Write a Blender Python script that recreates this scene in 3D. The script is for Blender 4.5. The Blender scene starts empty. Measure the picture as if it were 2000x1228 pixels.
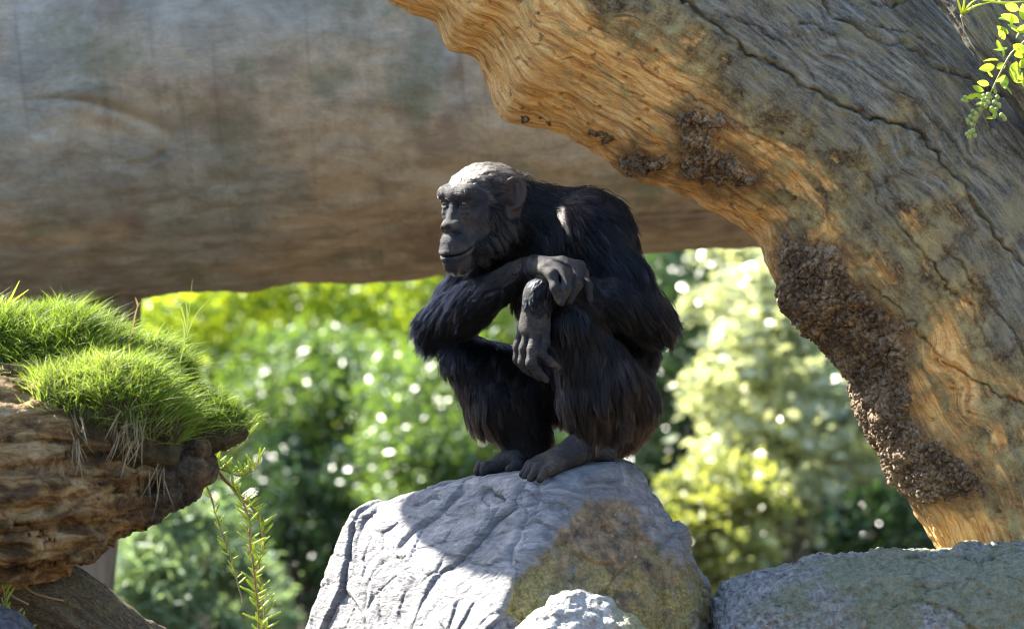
import bpy, math, random
import numpy as np
from mathutils import Vector, Matrix, kdtree

random.seed(7)
RNG = np.random.default_rng(11)
SC = bpy.context.scene
COL = SC.collection

# ------------------------------------------------------------------ camera
CAM_D = 12.0            # metres from the camera to the animal
ZC = 1.75               # eye height of the camera
PXM = 800.0             # picture units per metre at the animal's distance
cam_d = bpy.data.cameras.new('camera')
cam = bpy.data.objects.new('camera', cam_d)
COL.objects.link(cam)
cam.location = (0.0, -CAM_D, ZC)
cam.rotation_euler = (math.radians(90), 0, 0)
cam_d.sensor_width = 36.0
cam_d.lens = 36.0 * CAM_D / 2.5
cam_d.clip_start = 0.1
cam_d.clip_end = 400.0
cam_d.dof.use_dof = True
cam_d.dof.focus_distance = CAM_D - 0.12
cam_d.dof.aperture_fstop = 3.8
cam_d.dof.aperture_blades = 0
SC.camera = cam

# ------------------------------------------------------------------ sky, sun, exposure
SUN = Vector((-0.62, 0.40, 0.68)).normalized()     # direction towards the sun
sun_elev = math.asin(SUN.z)
sun_az = math.atan2(SUN.x, SUN.y)                    # clockwise from +Y
world = bpy.data.worlds.new('World')
SC.world = world
world.use_nodes = True
wn = world.node_tree.nodes
sky = wn.new('ShaderNodeTexSky')
sky.sky_type = 'NISHITA'
sky.sun_disc = False
sky.sun_elevation = sun_elev
sky.sun_rotation = sun_az
sky.dust_density = 1.2
sky.ozone_density = 1.0
world.node_tree.links.new(sky.outputs[0], wn['Background'].inputs[0])
wn['Background'].inputs[1].default_value = 0.095
sun_d = bpy.data.lights.new('sun', 'SUN')
sun_d.energy = 5.0
sun_d.angle = math.radians(0.5)
sun_d.color = (1.0, 0.94, 0.84)
sun = bpy.data.objects.new('sun', sun_d)
COL.objects.link(sun)
sun.rotation_euler = (-SUN).to_track_quat('-Z', 'Y').to_euler()
sun.location = (0, 0, 12)
SC.view_settings.view_transform = 'Standard'
SC.view_settings.look = 'None'
SC.view_settings.gamma = 1.0
SC.view_settings.exposure = 2.75
SC.view_settings.use_curve_mapping = False
SC.render.engine = 'CYCLES'
SC.cycles.use_denoising = True
SC.cycles.filter_width = 1.1
SC.cycles.max_bounces = 8
SC.cycles.transparent_max_bounces = 8
SC.cycles.sample_clamp_indirect = 6.0

# ------------------------------------------------------------------ helpers
def P(px, py, d=0.0):
    """A point seen at (px, py) of the 2000 x 1228 picture, d picture units behind the animal's plane."""
    y = d / PXM
    s = (CAM_D + y) / CAM_D
    return np.array([(px - 1000.0) / PXM * s, y, ZC - (py - 614.0) / PXM * s])

def PA(pts):
    return np.array([P(*p) for p in pts])

def to_px(V):
    s = CAM_D / (CAM_D + V[:, 1])
    return np.stack([1000 + V[:, 0] * s * PXM, 614 - (V[:, 2] - ZC) * s * PXM], 1)

def _h(ix, iy, iz, seed):
    n = (ix.astype(np.uint32) * np.uint32(374761393) + iy.astype(np.uint32) * np.uint32(668265263)
         + iz.astype(np.uint32) * np.uint32(2147483647) + np.uint32((seed * 974634777) & 0xffffffff))
    n = (n ^ (n >> np.uint32(13))) * np.uint32(1274126177)
    n = (n ^ (n >> np.uint32(16))) * np.uint32(2246822519)
    n = n ^ (n >> np.uint32(15))
    return n.astype(np.float32) * np.float32(1.0 / 4294967296.0)

def vnoise(p, seed=0):
    p = np.asarray(p, dtype=np.float32)
    i = np.floor(p).astype(np.int64)
    f = p - i
    f = f * f * f * (f * (f * 6 - 15) + 10)
    x, y, z = i[..., 0], i[..., 1], i[..., 2]
    fx, fy, fz = f[..., 0], f[..., 1], f[..., 2]
    r = 0
    for dx in (0, 1):
        wx = fx if dx else 1 - fx
        for dy in (0, 1):
            wy = fy if dy else 1 - fy
            for dz in (0, 1):
                wz = fz if dz else 1 - fz
                r = r + wx * wy * wz * _h(x + dx, y + dy, z + dz, seed)
    return r * 2 - 1

def fbm(p, octaves=4, seed=0, gain=0.5, lac=2.03):
    p = np.asarray(p, dtype=np.float32)
    a, t, r = 1.0, 0.0, 0
    for o in range(octaves):
        r = r + a * vnoise(p, seed + o * 17)
        t += a
        a *= gain
        p = p * lac + 13.7
    return r / t

def ridged(p, octaves=4, seed=0, gain=0.5):
    p = np.asarray(p, dtype=np.float32)
    a, t, r = 1.0, 0.0, 0
    for o in range(octaves):
        r = r + a * (1 - 2 * np.abs(vnoise(p, seed + o * 17)))
        t += a
        a *= gain
        p = p * 2.07 + 5.3
    return r / t

def worley(p, seed=0):
    """distance to the nearest and second nearest feature point"""
    p = np.asarray(p, dtype=np.float32)
    i = np.floor(p).astype(np.int64)
    f = p - i
    d1 = np.full(p.shape[:-1], 9.0, np.float32)
    d2 = d1.copy()
    for dx in (-1, 0, 1):
        for dy in (-1, 0, 1):
            for dz in (-1, 0, 1):
                x, y, z = i[..., 0] + dx, i[..., 1] + dy, i[..., 2] + dz
                q = (dx + _h(x, y, z, seed) - f[..., 0]) ** 2 + (dy + _h(x, y, z, seed + 1) - f[..., 1]) ** 2 \
                    + (dz + _h(x, y, z, seed + 2) - f[..., 2]) ** 2
                d2 = np.minimum(d2, np.maximum(d1, q))
                d1 = np.minimum(d1, q)
    return np.sqrt(d1), np.sqrt(d2)

def facet(p, seed=0):
    """broken planes: every cell of a random mosaic gets its own tilt; returns height and closeness to a break"""
    p = np.asarray(p, dtype=np.float32)
    i = np.floor(p).astype(np.int64)
    f = p - i
    d1 = np.full(p.shape[:-1], 9.0, np.float32)
    d2 = d1.copy()
    hgt = np.zeros_like(d1)
    for dx in (-1, 0, 1):
        for dy in (-1, 0, 1):
            for dz in (-1, 0, 1):
                x, y, z = i[..., 0] + dx, i[..., 1] + dy, i[..., 2] + dz
                ox = f[..., 0] - dx - _h(x, y, z, seed); oy = f[..., 1] - dy - _h(x, y, z, seed + 1); oz = f[..., 2] - dz - _h(x, y, z, seed + 2)
                q = ox * ox + oy * oy + oz * oz
                hh = (ox * (_h(x, y, z, seed + 3) - 0.5) + oy * (_h(x, y, z, seed + 4) - 0.5) + oz * (_h(x, y, z, seed + 5) - 0.5)) * 2 + (_h(x, y, z, seed + 6) - 0.5) * 0.6
                m = q < d1
                d2 = np.where(m, d1, np.minimum(d2, q))
                hgt = np.where(m, hh, hgt)
                d1 = np.where(m, q, d1)
    return hgt, np.sqrt(d2) - np.sqrt(d1)

def sstep(a, b, x):
    t = np.clip((x - a) / (b - a), 0, 1)
    return t * t * (3 - 2 * t)

def new_mesh(name, V, F, smooth=True):
    V = np.ascontiguousarray(V, dtype=np.float32)
    F = np.ascontiguousarray(F, dtype=np.int32)
    me = bpy.data.meshes.new(name)
    n, k = F.shape
    me.vertices.add(len(V))
    me.vertices.foreach_set('co', V.ravel())
    me.loops.add(n * k)
    me.loops.foreach_set('vertex_index', F.ravel())
    me.polygons.add(n)
    me.polygons.foreach_set('loop_start', np.arange(0, n * k, k, dtype=np.int32))
    if smooth:
        me.polygons.foreach_set('use_smooth', np.ones(n, dtype=bool))
    me.update(calc_edges=True)
    return me

def attr(me, name, arr):
    arr = np.asarray(arr, dtype=np.float32)
    if arr.ndim == 1:
        me.attributes.new(name, 'FLOAT', 'POINT').data.foreach_set('value', arr)
    else:
        me.attributes.new(name, 'FLOAT_VECTOR', 'POINT').data.foreach_set('vector', np.ascontiguousarray(arr).ravel())

def link(name, data, mat=None, parent=None, loc=None):
    o = bpy.data.objects.new(name, data)
    COL.objects.link(o)
    if mat is not None and data is not None:
        data.materials.append(mat)
    if parent is not None:
        o.parent = parent
    if loc is not None:
        o.location = loc
    return o

ROOT = {}
def root_loc(o):
    p = Vector((0, 0, 0))
    while o is not None:
        p = p + o.location
        o = o.parent
    return np.array(p)

def solid(name, V, F, mat, parent=None, smooth=True, attrs=None):
    """one mesh object given in world coordinates; a top-level one gets its origin at its base"""
    V = np.asarray(V, dtype=np.float64)
    if parent is None:
        base = np.array([V[:, 0].mean(), V[:, 1].mean(), V[:, 2].min()])
    else:
        base = root_loc(parent)
    me = new_mesh(name, V - base, F, smooth)
    for k, a in (attrs or {}).items():
        attr(me, k, a)
    return link(name, me, mat, parent, None if parent is not None else base)

def tag(o, label=None, cat=None, group=None, kind=None):
    if label: o['label'] = label
    if cat: o['category'] = cat
    if group: o['group'] = group
    if kind: o['kind'] = kind
    return o

def empty(name, loc):
    o = bpy.data.objects.new(name, None)
    COL.objects.link(o)
    o.location = loc
    return o

# ---- node helper
class N:
    def __init__(self, name):
        self.m = bpy.data.materials.new(name)
        self.m.use_nodes = True
        self.t = self.m.node_tree
        self.n = self.t.nodes
        self.bsdf = self.n['Principled BSDF']
        self.out = self.n['Material Output']
    def link(self, a, b):
        self.t.links.new(a, b)
    def set(self, sock, v):
        if isinstance(v, bpy.types.NodeSocket):
            self.link(v, sock)
        elif isinstance(v, (tuple, list)) and len(v) == 3 and sock.type == 'RGBA':
            sock.default_value = (*v, 1)
        else:
            sock.default_value = v
    def attr(self, name, out='Fac'):
        a = self.n.new('ShaderNodeAttribute'); a.attribute_name = name
        return a.outputs[out]
    def pos(self):
        return self.n.new('ShaderNodeTexCoord').outputs['Object']
    def map(self, vec, scale=(1, 1, 1)):
        m = self.n.new('ShaderNodeMapping'); self.link(vec, m.inputs['Vector'])
        m.inputs['Scale'].default_value = scale
        return m.outputs[0]
    def noise(self, vec, scale, detail=4, rough=0.55, dist=0.0, color=False):
        t = self.n.new('ShaderNodeTexNoise'); self.link(vec, t.inputs['Vector'])
        t.inputs['Scale'].default_value = scale
        t.inputs['Detail'].default_value = detail
        t.inputs['Roughness'].default_value = rough
        t.inputs['Distortion'].default_value = dist
        return t.outputs['Color' if color else 'Fac']
    def voronoi(self, vec, scale, feature='F1', out='Distance'):
        t = self.n.new('ShaderNodeTexVoronoi'); t.feature = feature
        self.link(vec, t.inputs['Vector']); t.inputs['Scale'].default_value = scale
        return t.outputs[out]
    def ramp(self, fac, stops):
        r = self.n.new('ShaderNodeValToRGB'); self.link(fac, r.inputs[0])
        e = r.color_ramp.elements
        while len(e) < len(stops): e.new(0.5)
        for el, (p, c) in zip(e, stops):
            el.position = p
            el.color = (c, c, c, 1) if isinstance(c, (int, float)) else (*c, 1)
        return r.outputs[0]
    def mix(self, fac, a, b, mode='MIX'):
        m = self.n.new('ShaderNodeMix'); m.data_type = 'RGBA'; m.blend_type = mode
        m.clamp_factor = True
        self.set(m.inputs['Factor'], fac)
        self.set(m.inputs[6], a); self.set(m.inputs[7], b)
        return m.outputs[2]
    def math(self, op, a, b=0.0, clamp=False):
        m = self.n.new('ShaderNodeMath'); m.operation = op; m.use_clamp = clamp
        self.set(m.inputs[0], a); self.set(m.inputs[1], b)
        return m.outputs[0]
    def bump(self, height, strength=0.5, dist=0.01, normal=None):
        b = self.n.new('ShaderNodeBump'); self.link(height, b.inputs['Height'])
        b.inputs['Strength'].default_value = strength
        b.inputs['Distance'].default_value = dist
        if normal is not None: self.link(normal, b.inputs['Normal'])
        return b.outputs[0]
    def done(self, color=None, rough=None, normal=None, spec=None):
        if color is not None: self.set(self.bsdf.inputs['Base Color'], color)
        if rough is not None: self.set(self.bsdf.inputs['Roughness'], rough)
        if normal is not None: self.link(normal, self.bsdf.inputs['Normal'])
        if spec is not None: self.bsdf.inputs['Specular IOR Level'].default_value = spec
        return self.m

# ---- signed distance sculpting on a rectilinear grid, turned to quads by surface nets
class Field:
    def __init__(self, X, Y, Z, far=0.08):
        self.X, self.Y, self.Z = [np.asarray(a, np.float32) for a in (X, Y, Z)]
        self.v = np.full((len(X), len(Y), len(Z)), far, np.float32)
    def box(self, lo, hi):
        s = []
        for A, a, b in zip((self.X, self.Y, self.Z), lo, hi):
            i, j = np.searchsorted(A, a), np.searchsorted(A, b)
            s.append(slice(max(i - 1, 0), min(j + 1, len(A))))
        return tuple(s)
    def coords(self, s):
        return (self.X[s[0]][:, None, None], self.Y[s[1]][None, :, None], self.Z[s[2]][None, None, :])
    def combine(self, s, d, k, sub=False):
        a = self.v[s]
        if sub:
            d = -d
            h = np.maximum(k - np.abs(a - d), 0) / k
            self.v[s] = np.maximum(a, d) + h * h * k * 0.25
        else:
            h = np.maximum(k - np.abs(a - d), 0) / k
            self.v[s] = np.minimum(a, d) - h * h * k * 0.25
    def cone(self, a, b, ra, rb, k=0.012, sub=False):
        a, b = np.asarray(a, np.float32), np.asarray(b, np.float32)
        pad = max(ra, rb) + k + 0.012
        s = self.box(np.minimum(a, b) - pad, np.maximum(a, b) + pad)
        x, y, z = self.coords(s)
        e = b - a
        L = max(float(e @ e), 1e-12)
        t = np.clip(((x - a[0]) * e[0] + (y - a[1]) * e[1] + (z - a[2]) * e[2]) / L, 0, 1)
        d = np.sqrt((x - a[0] - t * e[0]) ** 2 + (y - a[1] - t * e[1]) ** 2 + (z - a[2] - t * e[2]) ** 2) - (ra + t * (rb - ra))
        self.combine(s, d, k, sub)
    def ell(self, c, r, R=None, k=0.012, sub=False):
        c, r = np.asarray(c, np.float32), np.asarray(r, np.float32)
        pad = float(r.max()) + k + 0.012
        s = self.box(c - pad, c + pad)
        x, y, z = self.coords(s)
        x, y, z = x - c[0], y - c[1], z - c[2]
        if R is None: R = np.eye(3)
        R = np.asarray(R, np.float32)
        q = [(x * R[i, 0] + y * R[i, 1] + z * R[i, 2]) for i in range(3)]
        k0 = np.sqrt(sum((q[i] / r[i]) ** 2 for i in range(3)))
        k1 = np.sqrt(sum((q[i] / (r[i] ** 2)) ** 2 for i in range(3))) + 1e-6
        self.combine(s, k0 * (k0 - 1) / k1, k, sub)
    def mesh(self):
        v = self.v
        nx, ny, nz = v.shape
        ins = v < 0
        c = np.zeros((nx - 1, ny - 1, nz - 1), np.uint8)
        for i in (0, 1):
            for j in (0, 1):
                for k in (0, 1):
                    c += ins[i:nx - 1 + i, j:ny - 1 + j, k:nz - 1 + k]
        act = (c > 0) & (c < 8)
        I, J, K = np.nonzero(act)
        idx = np.full(act.shape, -1, np.int32)
        idx[I, J, K] = np.arange(len(I))
        acc = np.zeros((len(I), 3), np.float64)
        cnt = np.zeros(len(I))
        for ax in range(3):
            o1, o2 = [a for a in range(3) if a != ax]
            for b1 in (0, 1):
                for b2 in (0, 1):
                    p = [I.copy(), J.copy(), K.copy()]
                    p[o1] += b1; p[o2] += b2
                    q = [a.copy() for a in p]
                    q[ax] = q[ax] + 1
                    va, vb = v[p[0], p[1], p[2]], v[q[0], q[1], q[2]]
                    m = (va < 0) != (vb < 0)
                    t = np.where(m, va / np.where(m, va - vb, 1), 0)
                    for ai, A in enumerate((self.X, self.Y, self.Z)):
                        pa, pb = A[p[ai]], A[q[ai]]
                        acc[:, ai] += np.where(m, pa + (pb - pa) * t, 0)
                    cnt += m
        V = acc / cnt[:, None]
        quads = []
        for ax in range(3):
            o1, o2 = [(1, 2), (2, 0), (0, 1)][ax]
            sl0 = [slice(1, -1)] * 3; sl1 = [slice(1, -1)] * 3
            sl0[ax] = slice(0, -1); sl1[ax] = slice(1, None)
            a, b = ins[tuple(sl0)], ins[tuple(sl1)]
            e = np.nonzero(a != b)
            flip = b[e]
            base = [x + 1 for x in e]
            base[ax] = e[ax]
            def cell(d1, d2):
                c_ = [x.copy() for x in base]
                c_[o1] -= d1; c_[o2] -= d2
                return idx[c_[0], c_[1], c_[2]]
            q = np.stack([cell(1, 1), cell(0, 1), cell(0, 0), cell(1, 0)], 1)
            q[flip] = q[flip][:, ::-1]
            quads.append(q)
        Q = np.concatenate(quads)
        Q = Q[(Q >= 0).all(1)]
        return V, Q

def axis(lo, hi, h, fine=None, hf=None):
    if fine is None:
        return np.arange(lo, hi + h, h)
    a, b = fine
    return np.concatenate([np.arange(lo, a, h), np.arange(a, b, hf), np.arange(b, hi + h, h)])

def vnormals(V, F):
    n = np.cross(V[F[:, 2]] - V[F[:, 0]], V[F[:, -1]] - V[F[:, 1]])
    N_ = np.zeros_like(V)
    for k in range(F.shape[1]):
        np.add.at(N_, F[:, k], n)
    return N_ / (np.linalg.norm(N_, axis=1, keepdims=True) + 1e-12)

def smooth_mesh(V, F, it=1, lam=0.5):
    for _ in range(it):
        acc = np.zeros_like(V); cnt = np.zeros(len(V))
        k = F.shape[1]
        for i in range(k):
            np.add.at(acc, F[:, i], V[F[:, (i + 1) % k]]); np.add.at(cnt, F[:, i], 1)
            np.add.at(acc, F[:, i], V[F[:, (i - 1) % k]]); np.add.at(cnt, F[:, i], 1)
        V = V + lam * (acc / np.maximum(cnt, 1)[:, None] - V)
    return V

def catmull(pts, n):
    pts = np.asarray(pts, float)
    p = np.vstack([2 * pts[0] - pts[1], pts, 2 * pts[-1] - pts[-2]])
    seg = np.linalg.norm(np.diff(pts, axis=0)[:, :3], axis=1)
    cum = np.concatenate([[0], np.cumsum(seg)])
    s = np.linspace(0, cum[-1], n)
    i = np.clip(np.searchsorted(cum, s, side='right') - 1, 0, len(pts) - 2)
    t = ((s - cum[i]) / seg[i])[:, None]
    a, b, c, d = p[i], p[i + 1], p[i + 2], p[i + 3]
    return 0.5 * (2 * b + (c - a) * t + (2 * a - 5 * b + 4 * c - d) * t ** 2 + (3 * b - a - 3 * c + d) * t ** 3)

def grid_faces(nu, nv, close_v=False):
    i = np.arange(nu - 1)[:, None]; j = np.arange(nv if close_v else nv - 1)[None, :]
    a = i * nv + j; b = i * nv + (j + 1) % nv
    return np.stack([a + 0 * b, b + 0 * a, b + nv, a + nv], -1).reshape(-1, 4)

def tube(path, radii, sides=8, cap=True):
    """a closed tube along a path of points (world)"""
    path = np.asarray(path, float)
    radii = np.broadcast_to(np.asarray(radii, float), (len(path),))
    if cap:
        e0 = path[0] + (path[0] - path[1]) * 0.02; e1 = path[-1] + (path[-1] - path[-2]) * 0.02
        path = np.vstack([e0, path, e1])
        radii = np.concatenate([[radii[0] * 0.04], radii, [radii[-1] * 0.04]])
    n = len(path)
    T = np.gradient(path, axis=0)
    T /= np.linalg.norm(T, axis=1, keepdims=True) + 1e-12
    ref = np.array([0.0, 1.0, 0.0])
    if abs(T[0] @ ref) > 0.9: ref = np.array([1.0, 0, 0])
    V = []
    u = np.cross(T[0], ref); u /= np.linalg.norm(u)
    for i in range(n):
        u = u - T[i] * (u @ T[i]); u /= np.linalg.norm(u) + 1e-12
        w = np.cross(T[i], u)
        a = np.linspace(0, 2 * np.pi, sides, endpoint=False)
        V.append(path[i] + radii[i] * (np.cos(a)[:, None] * u + np.sin(a)[:, None] * w))
    V = np.concatenate(V)
    F = grid_faces(n, sides, True)
    return V, F
# ================================================================== ground and what stands far behind
def mat_ground():
    m = N('forest_floor'); p = m.pos()
    a = m.noise(p, 1.2, 6, 0.6); b = m.noise(p, 22, 5, 0.65)
    c = m.ramp(a, [(0.3, (0.014, 0.010, 0.008)), (0.55, (0.030, 0.022, 0.015)), (0.75, (0.026, 0.030, 0.014))])
    c = m.mix(m.math('MULTIPLY', b, 0.5), c, (0.045, 0.034, 0.024))
    bounce_sand_col = m.ramp(b, [(0.3, (0.18, 0.125, 0.07)), (0.7, (0.30, 0.22, 0.13))])
    c = m.mix(m.attr('bounce_sand'), c, bounce_sand_col)
    return m.done(c, 0.95, m.bump(b, 0.8, 0.05), 0.2)

def ground():
    n = 141
    g = np.linspace(-1, 1, n)
    gx = np.sign(g) * (np.abs(g) ** 2.6) * 260
    Xg, Yg = np.meshgrid(gx, gx + 12, indexing='ij')
    Zg = 0.06 * fbm(np.stack([Xg * 0.6, Yg * 0.6, 0 * Xg], -1), 4, 3) - 0.03
    V = np.stack([Xg, Yg, Zg], -1).reshape(-1, 3)
    bounce_sand = (1 - sstep(-0.5, 1.2, V[:, 1] + 1.5 * fbm(V * 0.4, 3, 8))) * sstep(0.0, 1.0, V[:, 0] + 0.6 * fbm(V * 0.7, 3, 18))  # unseen patch added to bounce warm light up at the trunk
    o = solid('ground', V, grid_faces(n, n), mat_ground(), attrs={'bounce_sand': bounce_sand})
    tag(o, 'brown forest floor between the shrubs and boulders', None, kind='structure')
ground()

def mat_leaf(name, dark, light, gloss=0.3, trans=0.45, tcol=(0.30, 0.42, 0.03), spec=0.5):
    m = N(name)
    r = m.attr('lr')
    col = m.ramp(r, [(0.0, dark), (0.6, light), (1.0, tuple(min(1, c * 1.3) for c in light))])
    m.done(col, gloss, None, spec)
    t = m.n.new('ShaderNodeBsdfTranslucent')
    tc = m.mix(r, tuple(c * 0.55 for c in tcol), tcol)
    m.link(tc, t.inputs['Color'])
    mx = m.n.new('ShaderNodeMixShader'); mx.inputs[0].default_value = trans
    m.link(m.bsdf.outputs[0], mx.inputs[1]); m.link(t.outputs[0], mx.inputs[2])
    m.link(mx.outputs[0], m.out.inputs['Surface'])
    return m.m

def leaf_cloud(C, size, aspect=0.5, droop=0.0, up=0.5, rng=RNG):
    """folded four-point leaves round the points C -> verts, tris, random value per vertex"""
    n = len(C)
    ax = rng.normal(size=(n, 3)); ax[:, 2] = ax[:, 2] * 0.6 - droop
    ax /= np.linalg.norm(ax, axis=1, keepdims=True)
    nr = rng.normal(size=(n, 3)); nr[:, 2] += up * 2
    sd = np.cross(ax, nr); sd /= np.linalg.norm(sd, axis=1, keepdims=True) + 1e-9
    nm = np.cross(sd, ax)
    s = (size * (0.6 + 0.8 * rng.random(n)))[:, None]
    base = C - ax * s * 0.5
    tip = C + ax * s * 0.5
    mid = C - ax * s * 0.05
    l = mid + sd * s * aspect * 0.5 + nm * s * 0.10
    r_ = mid - sd * s * aspect * 0.5 + nm * s * 0.10
    V = np.stack([base, l, tip, r_], 1).reshape(-1, 3)
    i = np.arange(n) * 4
    F = np.concatenate([np.stack([i, i + 2, i + 1], 1), np.stack([i, i + 3, i + 2], 1)])
    return V, F, np.repeat(rng.random(n), 4)

MAT_STEM = None
def mat_stem():
    m = N('woody_stem'); p = m.pos()
    return m.done(m.ramp(m.noise(p, 30, 4), [(0.3, (0.05, 0.036, 0.026)), (0.7, (0.13, 0.10, 0.075))]), 0.9)

def shrub(name, label, cat, group, px, py, d, rad, n, size, mat, clumps=60, aspect=0.5, droop=0.0, spread=0.16, seed=1, shell=0.75):
    rng = np.random.default_rng(seed)
    c = P(px, py, d)
    rad = np.asarray(rad, float)
    g = rng.normal(size=(clumps, 3)); g /= np.linalg.norm(g, axis=1, keepdims=True)
    g *= (shell + (1 - shell) * rng.random(clumps))[:, None] * (0.75 + 0.35 * rng.random(clumps))[:, None]
    g[: clumps // 5] *= 0.55
    cl = c + g * rad
    cl[:, 2] = np.maximum(cl[:, 2], 0.12)
    base = np.array([c[0], c[1], 0.0])
    root = empty(name, base)
    tag(root, label, cat, group)
    who = rng.integers(0, clumps, n)
    sp = spread * (0.6 + 0.8 * rng.random(clumps))
    C = cl[who] + rng.normal(size=(n, 3)) * (sp[who])[:, None] * np.array([1, 1, 0.8]) * rad.mean()
    C[:, 2] = np.maximum(C[:, 2], 0.04)
    V, F, lr = leaf_cloud(C, size, aspect, droop, 0.5, rng)
    cv = fbm(C * 1.7, 2, seed)
    lr = np.clip(0.65 * lr + 0.35 * np.repeat(0.5 + 0.6 * cv, 4), 0, 1)
    solid('crown', V, F, mat, root, smooth=False, attrs={'lr': lr})
    SV, SF, off = [], [], 0
    for i in range(min(clumps, 16)):
        mid = base * 0.45 + cl[i] * 0.55; mid[:2] = base[:2] + (cl[i][:2] - base[:2]) * 0.3
        v, f = tube(catmull([base + np.array([*(rng.normal(size=2) * 0.22), -0.05]), mid, cl[i]], 7), np.linspace(0.013, 0.005, 7), 5)
        SV.append(v); SF.append(f + off); off += len(v)
    solid('trunk', np.concatenate(SV), np.concatenate(SF), MAT_STEM, root)
    return root

def background():
    global MAT_STEM
    MAT_STEM = mat_stem()
    yg = mat_leaf('leaf_yellow_green', (0.06, 0.12, 0.012), (0.19, 0.29, 0.03), 0.36, 0.5, (0.58, 0.70, 0.03), 0.8)
    mid = mat_leaf('leaf_mid_green', (0.035, 0.08, 0.020), (0.09, 0.16, 0.045), 0.40, 0.35, (0.24, 0.38, 0.04), 1.0)
    deep = mat_leaf('leaf_deep_green', (0.020, 0.045, 0.020), (0.04, 0.08, 0.03), 0.26, 0.25, (0.10, 0.20, 0.04), 0.6)
    pale = mat_leaf('leaf_painted_glare', (0.040, 0.070, 0.018), (0.48, 0.51, 0.32), 0.30, 0.40, (0.66, 0.71, 0.28), 1.0)  # dark gaps and white sun glare painted into the leaf colour
    pale2 = mat_leaf('leaf_pale_yellow', (0.10, 0.13, 0.03), (0.34, 0.36, 0.14), 0.36, 0.42, (0.50, 0.54, 0.08), 0.8)
    blue = mat_leaf('leaf_blue_green', (0.07, 0.11, 0.065), (0.22, 0.30, 0.17), 0.42, 0.4, (0.34, 0.48, 0.16))
    G1 = 'shrubs behind the big log'
    shrub('leafy_shrub', 'yellow-green sunlit shrub beyond the grassy log, under the big log', 'shrub', G1, 500, 640, 11800, (0.8, 0.6, 0.66), 12000, 0.06, yg, 110, seed=2)
    shrub('leafy_shrub', 'bright green shrub directly behind the chimpanzee\'s elbow', 'shrub', G1, 770, 660, 12600, (0.75, 0.6, 0.72), 12000, 0.06, yg, 110, seed=3)
    shrub('leafy_shrub', 'mid-green shrub with glinting leaves between grassy log and chimpanzee', 'shrub', G1, 590, 780, 11000, (0.58, 0.5, 0.32), 9000, 0.045, mid, 90, seed=4)
    shrub('leafy_shrub', 'mid-green shrub glinting behind the chimpanzee\'s shin and feet', 'shrub', G1, 880, 850, 10200, (0.55, 0.5, 0.52), 12000, 0.045, mid, 80, seed=5)
    shrub('leafy_shrub', 'dark green shrub just beside the chimpanzee\'s back', 'shrub', G1, 1330, 700, 13500, (0.55, 0.55, 0.95), 12000, 0.055, deep, 60, seed=6)
    shrub('leafy_shrub', 'large pale shrub, sun glare painted into its leaves, under the arching trunk', 'shrub', G1, 1560, 790, 8600, (0.58, 0.5, 0.62), 7000, 0.075, pale, 120, seed=7, spread=0.10)
    shrub('leafy_shrub', 'low dark shrub beneath the pale one, just over the mossy boulder', 'shrub', G1, 1640, 1010, 9400, (0.75, 0.5, 0.42), 10000, 0.055, deep, 60, seed=27)
    shrub('leafy_shrub', 'low pale yellow shrub filling the corner between the boulders', 'shrub', G1, 1400, 1010, 8000, (0.30, 0.3, 0.32), 2400, 0.07, pale2, 40, seed=28)
    shrub('leafy_shrub', 'pale upper shrub with painted leaf glare touching the lower edge of the big log', 'shrub', G1, 1480, 590, 10500, (0.42, 0.45, 0.35), 3000, 0.075, pale, 44, seed=17, spread=0.13)
    shrub('leafy_shrub', 'low blue-green shrub below the grassy log', 'shrub', G1, 330, 1130, 6400, (0.40, 0.35, 0.34), 4200, 0.095, blue, 44, 0.16, 0.5, seed=8)
    shrub('leafy_shrub', 'low grey-green sprawling shrub beyond the hanging stems', 'shrub', G1, 500, 1160, 7600, (0.30, 0.3, 0.14), 1400, 0.07, blue, 20, 0.2, 0.1, seed=9)
    shrub('leafy_shrub', 'low dark shrub added as the shaded gap between hanging stems and grey boulder', 'shrub', G1, 610, 1000, 10600, (0.62, 0.4, 0.46), 9000, 0.05, deep, 70, seed=29)  # dark leaves stand in for a gap that is only shaded
    # far wall of trees, one dark mass
    rng = np.random.default_rng(21)
    n = 52000
    C = np.stack([rng.uniform(-9, 9, n), rng.uniform(19, 25, n), rng.uniform(0, 5.6, n)], 1)
    keep = fbm(C * np.array([0.55, 0.3, 0.6]), 3, 12) > -0.10
    C = C[keep]
    V, F, lr = leaf_cloud(C, 0.13, 0.55, 0.0, 0.4, rng)
    tag(solid('distant_foliage', V, F, deep, None, smooth=False, attrs={'lr': lr}),
        'dark mass of distant foliage behind the shrubs', 'foliage', kind='stuff')
    # wooded bank closing the view, its unseen ring added to block low sky light
    nb = 240
    th = np.linspace(0, 2 * np.pi, nb, endpoint=False); zs = np.linspace(0, 1, 24)
    A, B = np.meshgrid(th, zs, indexing='ij')
    cs = np.stack([np.cos(A) * 6, np.sin(A) * 6, B * 3], -1)
    rad = 29 + B * 16 + 1.6 * fbm(cs, 3, 9)
    Zb = -0.1 + (B ** 0.7) * (11 + 3 * fbm(cs * 0.6, 2, 39)) + 0.8 * fbm(cs * 2, 3, 19)
    BV = np.stack([np.sin(A) * rad, np.cos(A) * rad, Zb], -1).reshape(-1, 3)
    m = N('bank_scrub'); p = m.pos()
    nz = m.noise(p, 2.2, 6, 0.7)
    bm_ = m.done(m.ramp(nz, [(0.35, (0.012, 0.017, 0.010)), (0.65, (0.035, 0.055, 0.022))]), 0.9, m.bump(nz, 1.0, 0.3), 0.2)
    BF = np.array([[(i % nb) * 24 + k, (i % nb) * 24 + k + 1, ((i + 1) % nb) * 24 + k + 1, ((i + 1) % nb) * 24 + k] for i in range(nb) for k in range(23)])
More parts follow.
